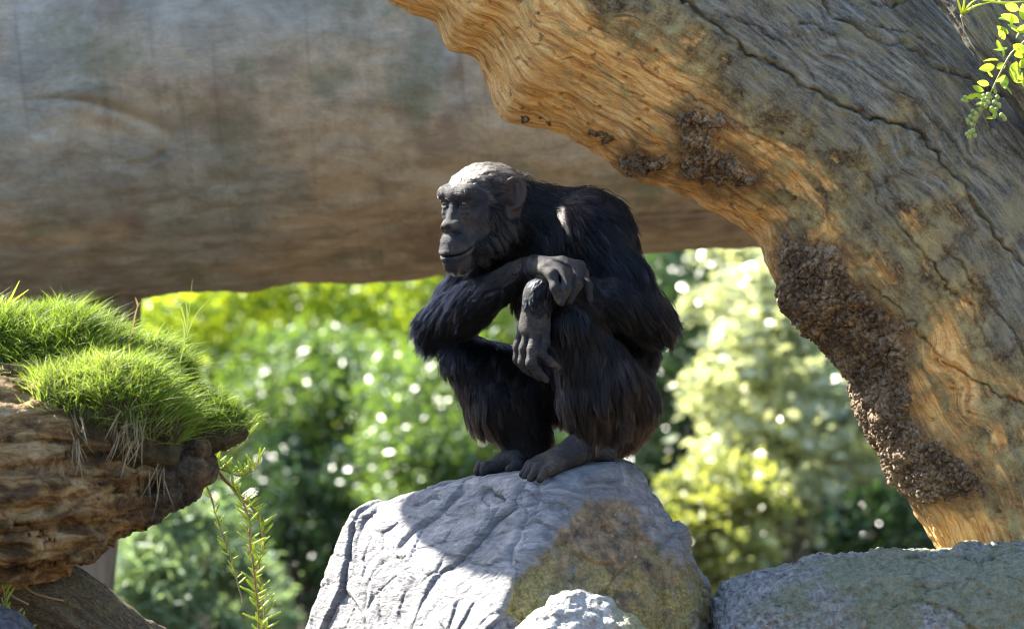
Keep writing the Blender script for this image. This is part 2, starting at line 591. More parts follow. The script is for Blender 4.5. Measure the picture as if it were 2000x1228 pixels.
    o = solid('added_bank_ring', BV, BF, bm_)
    tag(o, 'scrub-covered bank, added all round to block the low sky', None, kind='structure')
background()

# ================================================================== swept wooden bodies
class Sweep:
    """a body swept along a line; ang 0 points to its outline edge, 90 degrees towards the viewer's side"""
    def __init__(self, C, ne, R, bump=None):
        self.C, self.ne, self.R = C, ne, R
        self.bump = np.zeros(len(C)) if bump is None else bump
        self.s = np.concatenate([[0], np.cumsum(np.linalg.norm(np.diff(C, axis=0), axis=1))])
    def at(self, arr, u):
        i = np.clip(u, 0, 1) * (len(self.C) - 1)
        k = np.clip(np.floor(i).astype(int), 0, len(self.C) - 2)
        t = i - k
        if arr.ndim == 2: t = t[..., None]
        return arr[k] * (1 - t) + arr[k + 1] * t
    def eval(self, u, ang, disp=None):
        C, ne, R, b, s = (self.at(a, u) for a in (self.C, self.ne, self.R, self.bump, self.s))
        T = self.at(np.gradient(self.C, axis=0), u)
        T /= np.linalg.norm(T, axis=-1, keepdims=True)
        fr = np.cross(T, ne)
        fr /= np.linalg.norm(fr, axis=-1, keepdims=True)
        fr = np.where((fr[..., 1:2] > 0), -fr, fr)
        dirv = np.cos(ang)[..., None] * ne + np.sin(ang)[..., None] * fr
        arc = R * ang
        r = R + b * np.maximum(np.cos(ang), 0) ** 1.3
        if disp is not None:
            r = r + disp(s, arc, u, ang, C + dirv * r[..., None])
        return C + dirv * r[..., None], s, arc

def edge_sweep(edge, d, R, n, smooth, flip=1):
    E = catmull(PA([(x, y, d) for x, y in edge]), n)
    k = np.exp(-0.5 * (np.arange(-3 * smooth, 3 * smooth + 1) / smooth) ** 2); k /= k.sum()
    pad = 3 * smooth
    Ep = np.vstack([E[0] + (E[0] - E[1]) * np.arange(pad, 0, -1)[:, None], E, E[-1] + (E[-1] - E[-2]) * np.arange(1, pad + 1)[:, None]])
    Es = np.stack([np.convolve(Ep[:, i], k, 'valid') for i in range(3)], 1)
    T = np.gradient(Es, axis=0); T /= np.linalg.norm(T, axis=1, keepdims=True)
    ne = np.stack([T[:, 2], 0 * T[:, 0], -T[:, 0]], 1) * flip
    R = np.asarray(R, float) / PXM
    R = np.interp(np.linspace(0, 1, n), np.linspace(0, 1, len(R)), R)
    bump = ((E - Es) * ne).sum(1)
    return Sweep(Es - ne * R[:, None], ne, R, bump)

# ================================================================== the huge log lying behind
def mat_log():
    m = N('old_log_bark'); g = m.attr('grain', 'Vector')
    a = m.noise(m.map(g, (0.9, 1.6, 1)), 1.6, 5, 0.6, 0.6)
    st = m.noise(m.map(g, (7.0, 12, 1)), 1.0, 8, 0.72, 0.25)
    vert = m.noise(m.map(g, (22, 1.5, 1)), 1.0, 3, 0.6, 0.4)
    tan = m.ramp(st, [(0.30, (0.26, 0.20, 0.14)), (0.5, (0.45, 0.36, 0.245)), (0.70, (0.58, 0.48, 0.34))])
    gry = m.ramp(st, [(0.30, (0.20, 0.195, 0.165)), (0.5, (0.33, 0.32, 0.27)), (0.70, (0.46, 0.445, 0.38))])
    c = m.mix(m.ramp(m.math('ADD', a, m.math('MULTIPLY', m.attr('along'), 0.25)), [(0.50, 0.0), (0.64, 1.0)]), gry, tan)
    br = m.noise(g, 1.9, 4, 0.6)
    c = m.mix(m.ramp(br, [(0.54, 0.0), (0.64, 0.7)]), c, (0.20, 0.13, 0.10))
    c = m.mix(m.ramp(m.noise(g, 2.6, 5, 0.7), [(0.54, 0.0), (0.64, 0.7)]), c, (0.20, 0.21, 0.13))
    c = m.mix(m.ramp(vert, [(0.60, 0.0), (0.75, 0.35)]), c, (0.11, 0.095, 0.075))
    fine = m.noise(m.map(g, (16, 60, 1)), 1.0, 6, 0.7)
    h = m.math('ADD', m.math('MULTIPLY', st, 1.2), m.math('MULTIPLY', fine, 0.5))
    return m.done(c, 0.85, m.bump(h, 0.75, 0.03), 0.3)

def big_log():
    edge = [(-900, 690), (-400, 640), (-150, 622), (0, 604), (110, 598), (230, 580), (330, 562), (460, 556), (600, 541), (740, 536), (860, 526), (1000, 520), (1150, 504), (1300, 497), (1400, 486), (1500, 480), (1800, 462), (2300, 430), (2700, 400)]
    R = 500
    U_ = 1 / PXM
    d = 2350
    sw = edge_sweep(edge, d, [R * 1.0] * 4, 300, 20)
    if sw.ne[10][2] > 0:
        sw = edge_sweep(edge, d, [R] * 4, 300, 20, -1)
    nu, nv = 420, 300
    u = np.linspace(0, 1, nu)[:, None] + np.zeros((1, nv))
    a = np.concatenate([np.linspace(-0.35, 2.6, 250, endpoint=False), np.linspace(2.6, 2 * np.pi - 0.35, 50, endpoint=False)])
    ang = a[None, :] + np.zeros((nu, 1))
    def disp(s, arc, u_, ang_, p):
        q = np.stack([s * 0.8, arc * 1.6, 0 * s], -1)
        low = 0.050 * fbm(q, 4, 5)
        w = 0.15 * fbm(np.stack([s * 1.3, arc * 1.3, 0 * s + 4], -1), 2, 15)
        stri = 0.014 * fbm(np.stack([s * 6, (arc + w) * 16, 0 * s], -1), 5, 25, 0.6)
        # long horizontal splits
        sp = np.abs(fbm(np.stack([s * 0.7, (arc + w) * 3.6, 0 * s + 9], -1), 3, 35))
        prof = np.interp(np.mod(ang_ + 0.5, 2 * np.pi) - 0.5, np.radians([-40, 0, 15, 30, 45, 55, 65, 75, 88, 110, 137, 180, 250, 320]), np.array([440, 420, 424, 438, 466, 492, 516, 532, 540, 528, 515, 500, 440, 440])) / 420.0
        split = -0.030 * np.exp(-(sp / 0.018) ** 2) * sstep(-0.1, 0.25, fbm(np.stack([s * 1.1, arc * 2, 0 * s], -1), 2, 45))
        return low + stri + split + R * U_ * (prof - 1)
    V, s, arc = sw.eval(u, ang, disp)
    V = V.reshape(-1, 3)
    grain = np.stack([s, arc, 0 * s], -1).reshape(-1, 3)
    o = solid('fallen_log', V, grid_faces(nu, nv, True), mat_log(), attrs={'grain': grain, 'along': sstep(300, 1100, to_px(V)[:, 0])})
    tag(o, 'huge grey-brown fallen log lying across behind the chimpanzee', 'log')
    # the post it rests on
    m = N('weathered_post'); p = m.pos()
    z = m.noise(m.map(p, (30, 30, 2)), 1.0, 5, 0.6)
    pm = m.done(m.ramp(z, [(0.3, (0.13, 0.098, 0.07)), (0.7, (0.27, 0.21, 0.15))]), 0.85, m.bump(z, 0.6, 0.01), 0.3)
    def post(xt, xb, w, dd, ytop):
        top, bot = P(xt, ytop, dd), P(xb, 1228, dd)
        bot = top + (bot - top) * (top[2] + 0.05) / (top[2] - bot[2])
        path = catmull([bot, bot * 0.5 + top * 0.5 + np.array([0.02, 0, 0]), top], 40)
        v, f = tube(path, w / PXM * (CAM_D + dd / PXM) / CAM_D * (1 + 0.06 * np.sin(np.linspace(0, 9, 40))), 28)
        v = v + 0.012 * fbm(v * np.array([9, 9, 1.5]), 3, 6)[:, None] * np.array([1, 1, 0])
        return v, f
    v, f = post(228, 150, 52, 2300, 560)
    tag(solid('support_post', v, f, pm), 'brown wooden post under the left end of the huge log', 'post')
big_log()
# ================================================================== the arching dead trunk on the right
def poly_dist(q, pts):
    """distance in the plane from points q to a polyline"""
    best = np.full(q.shape[:-1], 1e9)
    for a, b in zip(pts[:-1], pts[1:]):
        a, b = np.array(a, float), np.array(b, float)
        e = b - a
        t = np.clip(((q - a) @ e) / (e @ e), 0, 1)
        best = np.minimum(best, np.linalg.norm(q - a - t[..., None] * e, axis=-1))
    return best

def poly_sd(q, poly):
    """signed distance to a closed polygon, positive inside"""
    pts = list(poly) + [poly[0]]
    d = poly_dist(q, pts)
    inside = np.zeros(q.shape[:-1], bool)
    for (x0, y0), (x1, y1) in zip(pts[:-1], pts[1:]):
        c = ((y0 > q[..., 1]) != (y1 > q[..., 1])) & (q[..., 0] < (x1 - x0) * (q[..., 1] - y0) / (y1 - y0 + 1e-9) + x0)
        inside ^= c
    return np.where(inside, d, -d)

TR_EDGE = [(230, -900), (320, -640), (415, -420), (500, -270), (602, -140), (662, -66), (755, 0), (800, 25), (850, 50), (875, 96), (930, 110), (958, 150), (972, 195), (996, 226),
           (1040, 236), (1085, 243), (1130, 268), (1180, 300), (1212, 328), (1260, 350), (1300, 360), (1350, 384), (1400, 414),
           (1450, 443), (1486, 474), (1497, 512), (1518, 545), (1533, 585), (1558, 620), (1600, 655), (1645, 700), (1675, 755),
           (1690, 810), (1712, 850), (1733, 900), (1758, 950), (1783, 1000), (1812, 1045), (1840, 1100), (1870, 1250), (1880, 1500), (1850, 1800), (1790, 2020)]
TR_CRACKS = [
    ([(1334, 0), (1379, 37), (1428, 77), (1469, 110), (1509, 126), (1538, 147), (1566, 167), (1632, 199), (1689, 226), (1742, 236), (1786, 260),
      (1827, 293), (1851, 334), (1884, 370), (1912, 411), (1945, 464), (1985, 500), (2050, 560)], 4.2, 11),
    ([(1600, -20), (1607, 0), (1632, 33), (1680, 61), (1725, 90), (1758, 85), (1790, 106), (1835, 138), (1892, 151), (1960, 180)], 4.2, 12),
    ([(1560, 45), (1607, 53), (1627, 77), (1644, 106), (1680, 134), (1725, 167), (1782, 191), (1811, 224), (1851, 260), (1868, 285), (1900, 330)], 3.0, 7),
    ([(1684, -10), (1709, 16), (1741, 16), (1770, -6)], 3.2, 8),
    ([(1656, 28), (1709, 57), (1770, 61), (1802, 77), (1850, 100)], 2.6, 6),
    ([(1400, 20), (1460, 50), (1520, 80), (1570, 120), (1600, 160)], 2.6, 4),
    ([(1700, 560), (1760, 600), (1830, 690), (1880, 730), (1930, 760), (2010, 790)], 3.0, 6),
    ([(1650, 300), (1700, 350), (1730, 420), (1790, 480), (1850, 560), (1900, 600), (1930, 680)], 3.0, 6),
    ([(1240, 120), (1300, 170), (1370, 200), (1460, 250), (1530, 300)], 2.4, 4),
    ([(1850, 480), (1900, 560), (1960, 620), (2010, 700)], 3.0, 6),
    ([(1000, 60), (1090, 110), (1180, 150), (1260, 190)], 2.2, 3.5),
    ([(1920, 200), (1950, 280), (1990, 330)], 3.0, 6),
]
TR_KNOTS = [(1770, 312, 46, 9), (1612, 82, 40, 6), (1186, 14, 32, 9), (1905, 300, 40, 7), (1660, 640, 30, 6), (1600, 470, 28, 7), (1830, 700, 34, 7), (1480, 245, 24, 5), (1050, 30, 26, 5), (1890, 800, 30, 8), (1700, 860, 26, 6)]
TR_HOLES = [(1281, 100), (1316, 139), (1325, 142), (1262, 217), (1206, 109), (1400, 272), (1424, 400), (1552, 386), (1598, 480), (1526, 262), (1218, 155), (905, 55), (1010, 120), (1150, 60),
            (1090, 190), (1170, 210), (1480, 280), (1700, 700), (1760, 1000), (1820, 820), (1860, 760), (1330, 300), (1580, 430), (1246, 236), (980, 75), (1120, 215), (1900, 940), (1950, 1000)]
TR_CRUST = [
    [(1320, 232), (1342, 212), (1380, 222), (1424, 226), (1432, 240), (1392, 258), (1400, 285), (1450, 318), (1482, 352), (1470, 370), (1400, 362), (1328, 346), (1326, 318), (1348, 300), (1328, 262)],
    [(1203, 322), (1240, 294), (1270, 300), (1300, 305), (1316, 325), (1270, 348), (1225, 343)],
    [(1532, 462), (1600, 478), (1650, 490), (1668, 556), (1722, 600), (1760, 640), (1772, 700), (1776, 790), (1800, 850), (1860, 885), (1915, 930), (1925, 965),
     (1850, 985), (1800, 985), (1735, 945), (1690, 855), (1665, 805), (1650, 760), (1620, 712), (1570, 665), (1525, 628), (1508, 580), (1520, 540), (1520, 500)],
    [(1015, 228), (1045, 228), (1082, 236), (1078, 246), (1040, 242)],
    [(1152, 262), (1178, 264), (1196, 272), (1180, 280)],
]

def mat_trunk():
    m = N('weathered_trunk'); g = m.attr('grain', 'Vector'); p = m.pos()
    e = m.attr('edge')                 # 0 at the under edge .. 1 on the weathered upper side
    big = m.noise(g, 5.5, 5, 0.62, 0.4)
    gr = m.noise(m.map(g, (11, 62, 1)), 1.0, 8, 0.70, 0.25)
    gr2 = m.noise(m.map(g, (4, 26, 1)), 1.0, 6, 0.66, 0.4)
    fine = m.noise(p, 150, 4, 0.65)
    blot = m.noise(p, 17, 6, 0.68)
    warm = m.ramp(gr, [(0.30, (0.15, 0.058, 0.016)), (0.42, (0.52, 0.245, 0.065)), (0.53, (0.76, 0.45, 0.145)), (0.68, (0.88, 0.66, 0.32))])  # orange wood, brightened to paint in the warm bounce from below
    warm = m.mix(m.ramp(gr2, [(0.58, 0.0), (0.72, 0.75)]), warm, (0.13, 0.05, 0.017))
    warm = m.mix(m.ramp(big, [(0.50, 0.0), (0.66, 0.5)]), warm, (0.60, 0.40, 0.18))
    warm = m.mix(m.ramp(m.noise(p, 26, 5, 0.7), [(0.58, 0.0), (0.67, 0.8)]), warm, (0.14, 0.07, 0.03))
    olive = m.ramp(blot, [(0.33, (0.020, 0.015, 0.009)), (0.44, (0.10, 0.072, 0.032)), (0.54, (0.27, 0.21, 0.085)), (0.66, (0.50, 0.43, 0.20))])
    olive = m.mix(m.ramp(gr, [(0.52, 0.0), (0.68, 0.55)]), olive, (0.10, 0.066, 0.034))
    grey = m.ramp(gr, [(0.32, (0.018, 0.019, 0.021)), (0.46, (0.082, 0.086, 0.080)), (0.58, (0.21, 0.21, 0.18)), (0.73, (0.38, 0.37, 0.30))])
    grey = m.mix(m.ramp(blot, [(0.50, 0.0), (0.66, 0.8)]), grey, (0.19, 0.17, 0.085))
    grey = m.mix(m.ramp(gr2, [(0.56, 0.0), (0.72, 0.75)]), grey, (0.036, 0.036, 0.038))
    grey = m.mix(m.ramp(big, [(0.55, 0.0), (0.70, 0.7)]), grey, (0.23, 0.205, 0.12))
    t = m.math('ADD', e, m.math('MULTIPLY', m.math('SUBTRACT', big, 0.5), 0.85))
    t = m.math('ADD', t, m.math('MULTIPLY', m.math('SUBTRACT', blot, 0.5), 0.6))
    t = m.math('ADD', t, m.math('MULTIPLY', m.math('SUBTRACT', gr2, 0.5), 0.5))
    c = m.mix(m.ramp(t, [(0.30, 0.0), (0.44, 1.0)]), warm, olive)
    c = m.mix(m.ramp(t, [(0.47, 0.0), (0.66, 1.0)]), c, grey)
    c = m.mix(m.ramp(m.noise(p, 42, 5, 0.7), [(0.64, 0.0), (0.72, 0.65)]), c, (0.045, 0.03, 0.02))
    c = m.mix(m.math('MULTIPLY', m.math('SUBTRACT', fine, 0.45, True), 1.2), c, (0.36, 0.30, 0.20))
    c = m.mix(m.math('MULTIPLY', m.attr('stain'), 0.8), c, m.ramp(fine, [(0.35, (0.035, 0.020, 0.011)), (0.65, (0.20, 0.125, 0.065))]))
    h = m.math('ADD', m.math('MULTIPLY', gr, 0.9), m.math('MULTIPLY', fine, 0.6))
    h = m.math('ADD', h, m.math('MULTIPLY', blot, 1.4))
    return m.done(c, m.ramp(gr, [(0.3, 0.62), (0.7, 0.85)]), m.bump(h, 0.9, 0.009), 0.25)

def mat_crust():
    m = N('rough_bark_crust'); p = m.pos()
    a = m.noise(p, 90, 5, 0.7); b = m.noise(p, 14, 3, 0.6)
    c = m.ramp(m.math('ADD', m.math('MULTIPLY', a, 0.65), m.math('MULTIPLY', b, 0.35)),
               [(0.36, (0.030, 0.019, 0.012)), (0.47, (0.11, 0.075, 0.045)), (0.57, (0.26, 0.19, 0.12)), (0.7, (0.46, 0.37, 0.25))])
    return m.done(c, 0.9, m.bump(a, 0.9, 0.008), 0.25)

def trunk():
    U = 1 / PXM
    sw = edge_sweep(TR_EDGE, 190, [300, 320, 330, 335, 335, 330, 330, 360], 700, 34)
    if (sw.ne[300][0] > 0):
        sw = edge_sweep(TR_EDGE, 190, [300, 320, 330, 335, 335, 330, 330, 360], 700, 34, -1)
    nu = 760
    uu = np.linspace(0, 1, nu)
    # denser rows where the trunk is in view
    w = 1 + 2.2 * sstep(0.20, 0.28, uu) * (1 - sstep(0.72, 0.80, uu))
    cu = np.cumsum(w); uu = (cu - cu[0]) / (cu[-1] - cu[0])
    # invert: position of equal weight
    uu = np.interp(np.linspace(0, 1, nu), uu, np.linspace(0, 1, nu))
    a = np.concatenate([np.linspace(-0.25, 2.75, 330, endpoint=False), np.linspace(2.75, 2 * np.pi - 0.25, 46, endpoint=False)])
    def warped(s, arc):
        wv = 0.026 * fbm(np.stack([s * 3.4, arc * 3.0, 0 * s + 2], -1), 3, 61)
        return s, arc + wv
    def disp(s, arc, u_, ang, p):
        q = to_px(p.reshape(-1, 3)).reshape(p.shape[:-1] + (2,))
        front = sstep(-0.2, 0.15, np.sin(ang))
        ss, aa = warped(s, arc)
        lump = 0.020 * fbm(np.stack([s * 4, arc * 5, 0 * s], -1), 4, 71)
        under = 1 - sstep(0.0, 0.9, np.abs(ang - 0.25))
        gn = under * (0.008 * ridged(np.stack([s * 13, arc * 22, 0 * s + 5], -1), 3, 73) + 0.006 * fbm(np.stack([s * 34, arc * 46, 0 * s + 5], -1), 3, 74))
        grain = 0.0018 * fbm(np.stack([ss * 9, aa * 70, 0 * s], -1), 3, 75) + 0.005 * fbm(np.stack([ss * 3, aa * 24, 0 * s], -1), 3, 76)
        r = lump + gn + grain
        wob = np.stack([fbm(np.stack([q[..., 0] / 26, q[..., 1] / 26, 0 * s], -1), 2, 81), fbm(np.stack([q[..., 0] / 26, q[..., 1] / 26, 0 * s + 7], -1), 2, 83)], -1) * 9
        wob = wob + 3 * np.stack([vnoise(np.stack([q[..., 0] / 9, q[..., 1] / 9, 0 * s], -1), 84), vnoise(np.stack([q[..., 0] / 9, q[..., 1] / 9, 0 * s + 3], -1), 85)], -1)
        qq = q + wob
        for pts, wd, dp in TR_CRACKS:
            d = poly_dist(qq, pts)
            vis = 0.55 + 0.45 * sstep(-0.35, 0.15, fbm(np.stack([q[..., 0] / 60, q[..., 1] / 60, 0 * s + wd], -1), 2, 87))
            r = r - front * vis * dp * 1.7 * U * np.exp(-(d / (wd * 0.62)) ** 2) + front * 1.2 * U * np.exp(-((d - 2.4 * wd) / (1.6 * wd)) ** 2)
        for x, y, rad, hgt in TR_KNOTS:
            dx = (q[..., 0] - x + wob[..., 0] * 1.5); dy = (q[..., 1] - y + wob[..., 1] * 1.5) * 1.2
            d = np.hypot(dx, dy)
            r = r + front * U * (hgt * np.exp(-(d / rad) ** 2) + 2.2 * np.sin(d / 3.6) * np.exp(-(d / (rad * 1.1)) ** 2) - 1.5 * hgt * np.exp(-(d / (rad * 0.24)) ** 2))
        for x, y in TR_HOLES:
            d = np.hypot(q[..., 0] - x, q[..., 1] - y)
            r = r - front * 9 * U * np.exp(-(d / 4.2) ** 4)
        return r
    u = uu[:, None] + np.zeros((1, len(a))); ang = a[None, :] + np.zeros((nu, 1))
    V, s, arc = sw.eval(u, ang, disp)
    ss, aa = warped(s, arc)
    # grain bends round the knots
    V2 = V.reshape(-1, 3)
    q = to_px(V2)
    gs, ga = ss.ravel().copy(), aa.ravel().copy()
    for x, y, rad, hgt in TR_KNOTS:
        d = np.hypot(q[:, 0] - x, q[:, 1] - y)
        ga += 0.03 * np.exp(-(d / (rad * 1.1)) ** 2)
    grain = np.stack([gs, ga, 0 * gs], 1)
    # where the weathering begins: orange wood with warm bounce painted in, a broad band at the top, a narrow one lower down
    band = np.interp(q[:, 0], [700, 1100, 1350, 1500, 1700, 1850], [640, 570, 440, 365, 385, 440])
    ed = np.clip(arc.ravel() * PXM / band * 0.48, 0, 1.1)
    st_ = np.zeros(len(q))
    jn = 34 * fbm(V2 * 22, 4, 119, 0.6)
    for poly in TR_CRUST[:3]:
        st_ = np.maximum(st_, sstep(-46, 6, poly_sd(q, poly) + jn))
    ed = np.where(np.sin(ang.ravel()) < -0.1, 0.8, ed)
    o = solid('dead_tree', V2, grid_faces(nu, len(a), True), mat_trunk(), attrs={'grain': grain, 'edge': ed, 'stain': st_})
    tag(o, 'thick weathered dead tree trunk arching over the chimpanzee from the right', 'tree trunk')
    # ---- crusts of old bark
    cm = mat_crust()
    for ci, poly in enumerate(TR_CRUST):
        pp = np.array(poly, float)
        # find the patch in surface coordinates
        qv = q.reshape(nu, len(a), 2)
        sd = poly_sd(qv, poly)
        ok = (sd > -26) & (np.sin(ang) > -0.15)
        iu, iv = np.nonzero(ok)
        u0, u1 = uu[max(iu.min() - 2, 0)], uu[min(iu.max() + 2, nu - 1)]
        a0, a1 = a[max(iv.min() - 2, 0)], a[min(iv.max() + 2, 329)]
        step = 1.9
        nuc = int(np.clip((u1 - u0) * sw.s[-1] * PXM / step, 20, 420)); nvc = int(np.clip((a1 - a0) * 330 / step, 16, 300))
        u_, a_ = np.meshgrid(np.linspace(u0, u1, nuc), np.linspace(a0, a1, nvc), indexing='ij')
        B, s_, arc_ = sw.eval(u_, a_, disp)
        qb = to_px(B.reshape(-1, 3)).reshape(nuc, nvc, 2)
        jag = 11 * fbm(np.stack([qb[..., 0] / 16, qb[..., 1] / 16, 0 * s_ + ci], -1), 3, 91)
        sdb = poly_sd(qb, poly) + jag * 1.5
        wq = B.reshape(-1, 3) + 0.010 * np.stack([fbm(B.reshape(-1, 3) * 40, 2, 96), fbm(B.reshape(-1, 3) * 40, 2, 97), fbm(B.reshape(-1, 3) * 40, 2, 98)], 1)
        fh, fe = facet(wq * 38 + ci * 3.1, 5); gh, ge = facet(wq * 95, 25)
        rough = (7.0 * fh + 6.0 * sstep(0.0, 0.22, fe) + 3.0 * gh + 2.0 * sstep(0, 0.2, ge)).reshape(nuc, nvc) + 7.0 * fbm(B * 20, 3, 95)
        hgt = np.where(sdb > -6, sstep(-6, 20, sdb) * (6.0 + rough) - 2.5, -7.0) * U
        C_ = sw.at(sw.C, u_)
        nd = B - C_; nd /= np.linalg.norm(nd, axis=-1, keepdims=True)
        Vc = (B + nd * hgt[..., None]).reshape(-1, 3)
        F = grid_faces(nuc, nvc)
        keep = (sdb.reshape(-1)[F] > -12).any(1)
        F = F[keep]
        used = np.unique(F); re = np.full(len(Vc), -1); re[used] = np.arange(len(used))
        solid('bark_crust', Vc[used], re[F], cm, o)
    # ---- added limbs, unseen above the picture, shaped to keep the animal's body in shade
    pa = np.array([(-160, 400, 912), (-392, 563, 1156), (-664, 620, 1096), (-844, 675, 1046), (-979, 703, 985), (-1097, 708, 1028), (-1257, 664, 1054), (-1366, 622, 1050)], float)
    pa = catmull(np.column_stack([pa[:, 0] / PXM, pa[:, 1] / PXM, ZC + pa[:, 2] / PXM, [220, 190, 172, 162, 164, 176, 188, 184]]), 120)
    v, f = tube(pa[:, :3], pa[:, 3] / PXM, 64)
    v = v + vnormals(v, f) * (0.018 * fbm(v * 5, 4, 111) + 0.012 * fbm(v * np.array([6, 40, 40]), 3, 113))[:, None]
    pb = np.array([(-200, 430, 960), (-387, 488, 1133), (-566, 436, 1145), (-627, 360, 1135), (-706, 288, 1105), (-793, 203, 1076)], float)
    pb = catmull(np.column_stack([pb[:, 0] / PXM, pb[:, 1] / PXM, ZC + pb[:, 2] / PXM, [150, 118, 106, 106, 100, 92]]), 80)
    v2, f2 = tube(pb[:, :3], pb[:, 3] / PXM, 48)
    v2 = v2 + vnormals(v2, f2) * (0.010 * fbm(v2 * 7, 4, 115))[:, None]
    solid('limb', v2, f2, o.data.materials[0], o, attrs={'grain': np.stack([v2[:, 0], v2[:, 2], v2[:, 1]], 1), 'edge': np.full(len(v2), 0.7)})
    g_ = np.stack([v[:, 0], np.arctan2(v[:, 1] - 0.8, v[:, 2] - 3.1) * 0.3, 0 * v[:, 0]], 1)
    solid('limb', v, f, o.data.materials[0], o, attrs={'grain': g_, 'edge': np.full(len(v), 0.7)})
    # ---- a twisted limb growing along the upper side
    path = catmull(PA([(1780, -160, -60), (1890, -40, -140), (1960, 60, -165), (2040, 160, -150), (2130, 300, -60)]), 160)
    nv = 90
    T = np.gradient(path, axis=0); T /= np.linalg.norm(T, axis=1, keepdims=True)
    up = np.cross(T, np.array([0, -1.0, 0])); up /= np.linalg.norm(up, axis=1, keepdims=True)
    fr = np.cross(up, T)
    an = np.linspace(0, 2 * np.pi, nv, endpoint=False)[None, :] + np.linspace(0, 1.2, 160)[:, None]
    sl = np.linspace(0, 0.7, 160)[:, None] + 0 * an
    rr = 0.088 + 0.012 * ridged(np.stack([np.cos(an) * 4, np.sin(an) * 4, sl * 3], -1), 3, 101) + 0.006 * fbm(np.stack([np.cos(an) * 9, np.sin(an) * 9, sl * 4], -1), 3, 103)
    VL = path[:, None, :] + rr[..., None] * (np.cos(an)[..., None] * up[:, None, :] + np.sin(an)[..., None] * fr[:, None, :])
    gr = np.stack([sl, an * 0.09, 0 * an], -1).reshape(-1, 3)
    solid('limb', VL.reshape(-1, 3), grid_faces(160, nv, True), o.data.materials[0], o, attrs={'grain': gr, 'edge': np.full(160 * nv, 0.85)})
trunk()
# ================================================================== boulders
import bmesh
def hull_planes(pts):
    bm = bmesh.new()
    for p in pts: bm.verts.new(p)
    bmesh.ops.convex_hull(bm, input=bm.verts)
    bm.normal_update()
    pl = []
    ctr = np.mean(pts, axis=0)
    for f in bm.faces:
        n = np.array(f.normal); c = np.array(f.verts[0].co)
        if f.calc_area() < 1e-6: continue
        if n @ (c - ctr) < 0: n = -n
        pl.append((n, float(n @ c)))
    bm.free()
    out = []
    for n, d in pl:
        if not any(n @ m > 0.9995 and abs(d - e) < 0.002 for m, e in out): out.append((n, d))
    return out

def hull_rock(pts, h, k, zfine=None):
    pts = np.asarray(pts)
    lo, hi = pts.min(0) - 0.04, pts.max(0) + 0.04
    z0 = zfine if zfine is not None else lo[2]
    Z = np.concatenate([np.arange(lo[2], z0, 0.03), np.arange(z0, hi[2], h)])
    X = np.arange(lo[0], hi[0], h); Y = np.arange(lo[1], hi[1], h)
    f = Field(X, Y, Z)
    x, y, z = f.X[:, None, None], f.Y[None, :, None], f.Z[None, None, :]
    v = np.full(f.v.shape, -9.0, np.float32)
    for n, d in hull_planes(pts):
        q = (np.float32(n[0]) * x + np.float32(n[1]) * y) + np.float32(n[2]) * z - np.float32(d)
        hh = np.maximum(k - np.abs(v - q), 0) / k
        v = np.maximum(v, q) + hh * hh * (k * 0.25)
    f.v = v
    return f

def mat_rock():
    m = N('grey_boulder'); p = m.pos(); fc = m.attr('stained')
    a = m.noise(p, 4.5, 6, 0.62, 0.4); b = m.noise(p, 26, 6, 0.68); f = m.noise(p, 130, 4, 0.65)
    st = m.noise(m.map(p, (10, 18, 34)), 1.0, 6, 0.66, 1.4)
    grey = m.ramp(m.math('ADD', m.math('MULTIPLY', a, 0.4), m.math('MULTIPLY', st, 0.6)),
                  [(0.35, (0.06, 0.062, 0.068)), (0.5, (0.17, 0.17, 0.178)), (0.64, (0.32, 0.315, 0.31))])
    grey = m.mix(m.ramp(b, [(0.58, 0.0), (0.72, 0.5)]), grey, (0.25, 0.20, 0.15))
    rust = m.ramp(b, [(0.32, (0.03, 0.022, 0.015)), (0.46, (0.12, 0.085, 0.048)), (0.57, (0.24, 0.16, 0.085)), (0.70, (0.42, 0.29, 0.17))])
    ol = m.ramp(f, [(0.35, (0.10, 0.09, 0.02)), (0.65, (0.42, 0.35, 0.10))])
    low = m.attr('low')
    wm = m.ramp(m.math('ADD', m.noise(p, 7.5, 6, 0.7, 0.5), m.math('MULTIPLY', low, 0.16)), [(0.52, 0.0), (0.70, 0.7)])
    rust = m.mix(wm, rust, ol)
    rust = m.mix(m.ramp(m.noise(p, 9, 5, 0.65, 0.8), [(0.57, 0.0), (0.68, 0.75)]), rust, (0.21, 0.20, 0.185))
    rust = m.mix(m.ramp(m.noise(p, 55, 4, 0.6), [(0.66, 0.0), (0.72, 0.8)]), rust, (0.45, 0.36, 0.22))
    t = m.math('ADD', fc, m.math('MULTIPLY', m.math('SUBTRACT', m.noise(p, 11, 6, 0.7), 0.5), 0.9))
    c = m.mix(m.ramp(t, [(0.30, 0.0), (0.66, 0.97)]), grey, rust)
    c = m.mix(m.ramp(m.noise(m.map(p, (5, 5, 9)), 2.2, 7, 0.75, 1.5), [(0.60, 0.0), (0.66, 0.35)]), c, (0.10, 0.09, 0.08))
    h = m.math('ADD', m.math('MULTIPLY', st, 1.4), m.math('ADD', m.math('MULTIPLY', b, 0.7), m.math('MULTIPLY', f, 0.35)))
    return m.done(c, 0.72, m.bump(h, 0.75, 0.012), 0.4)

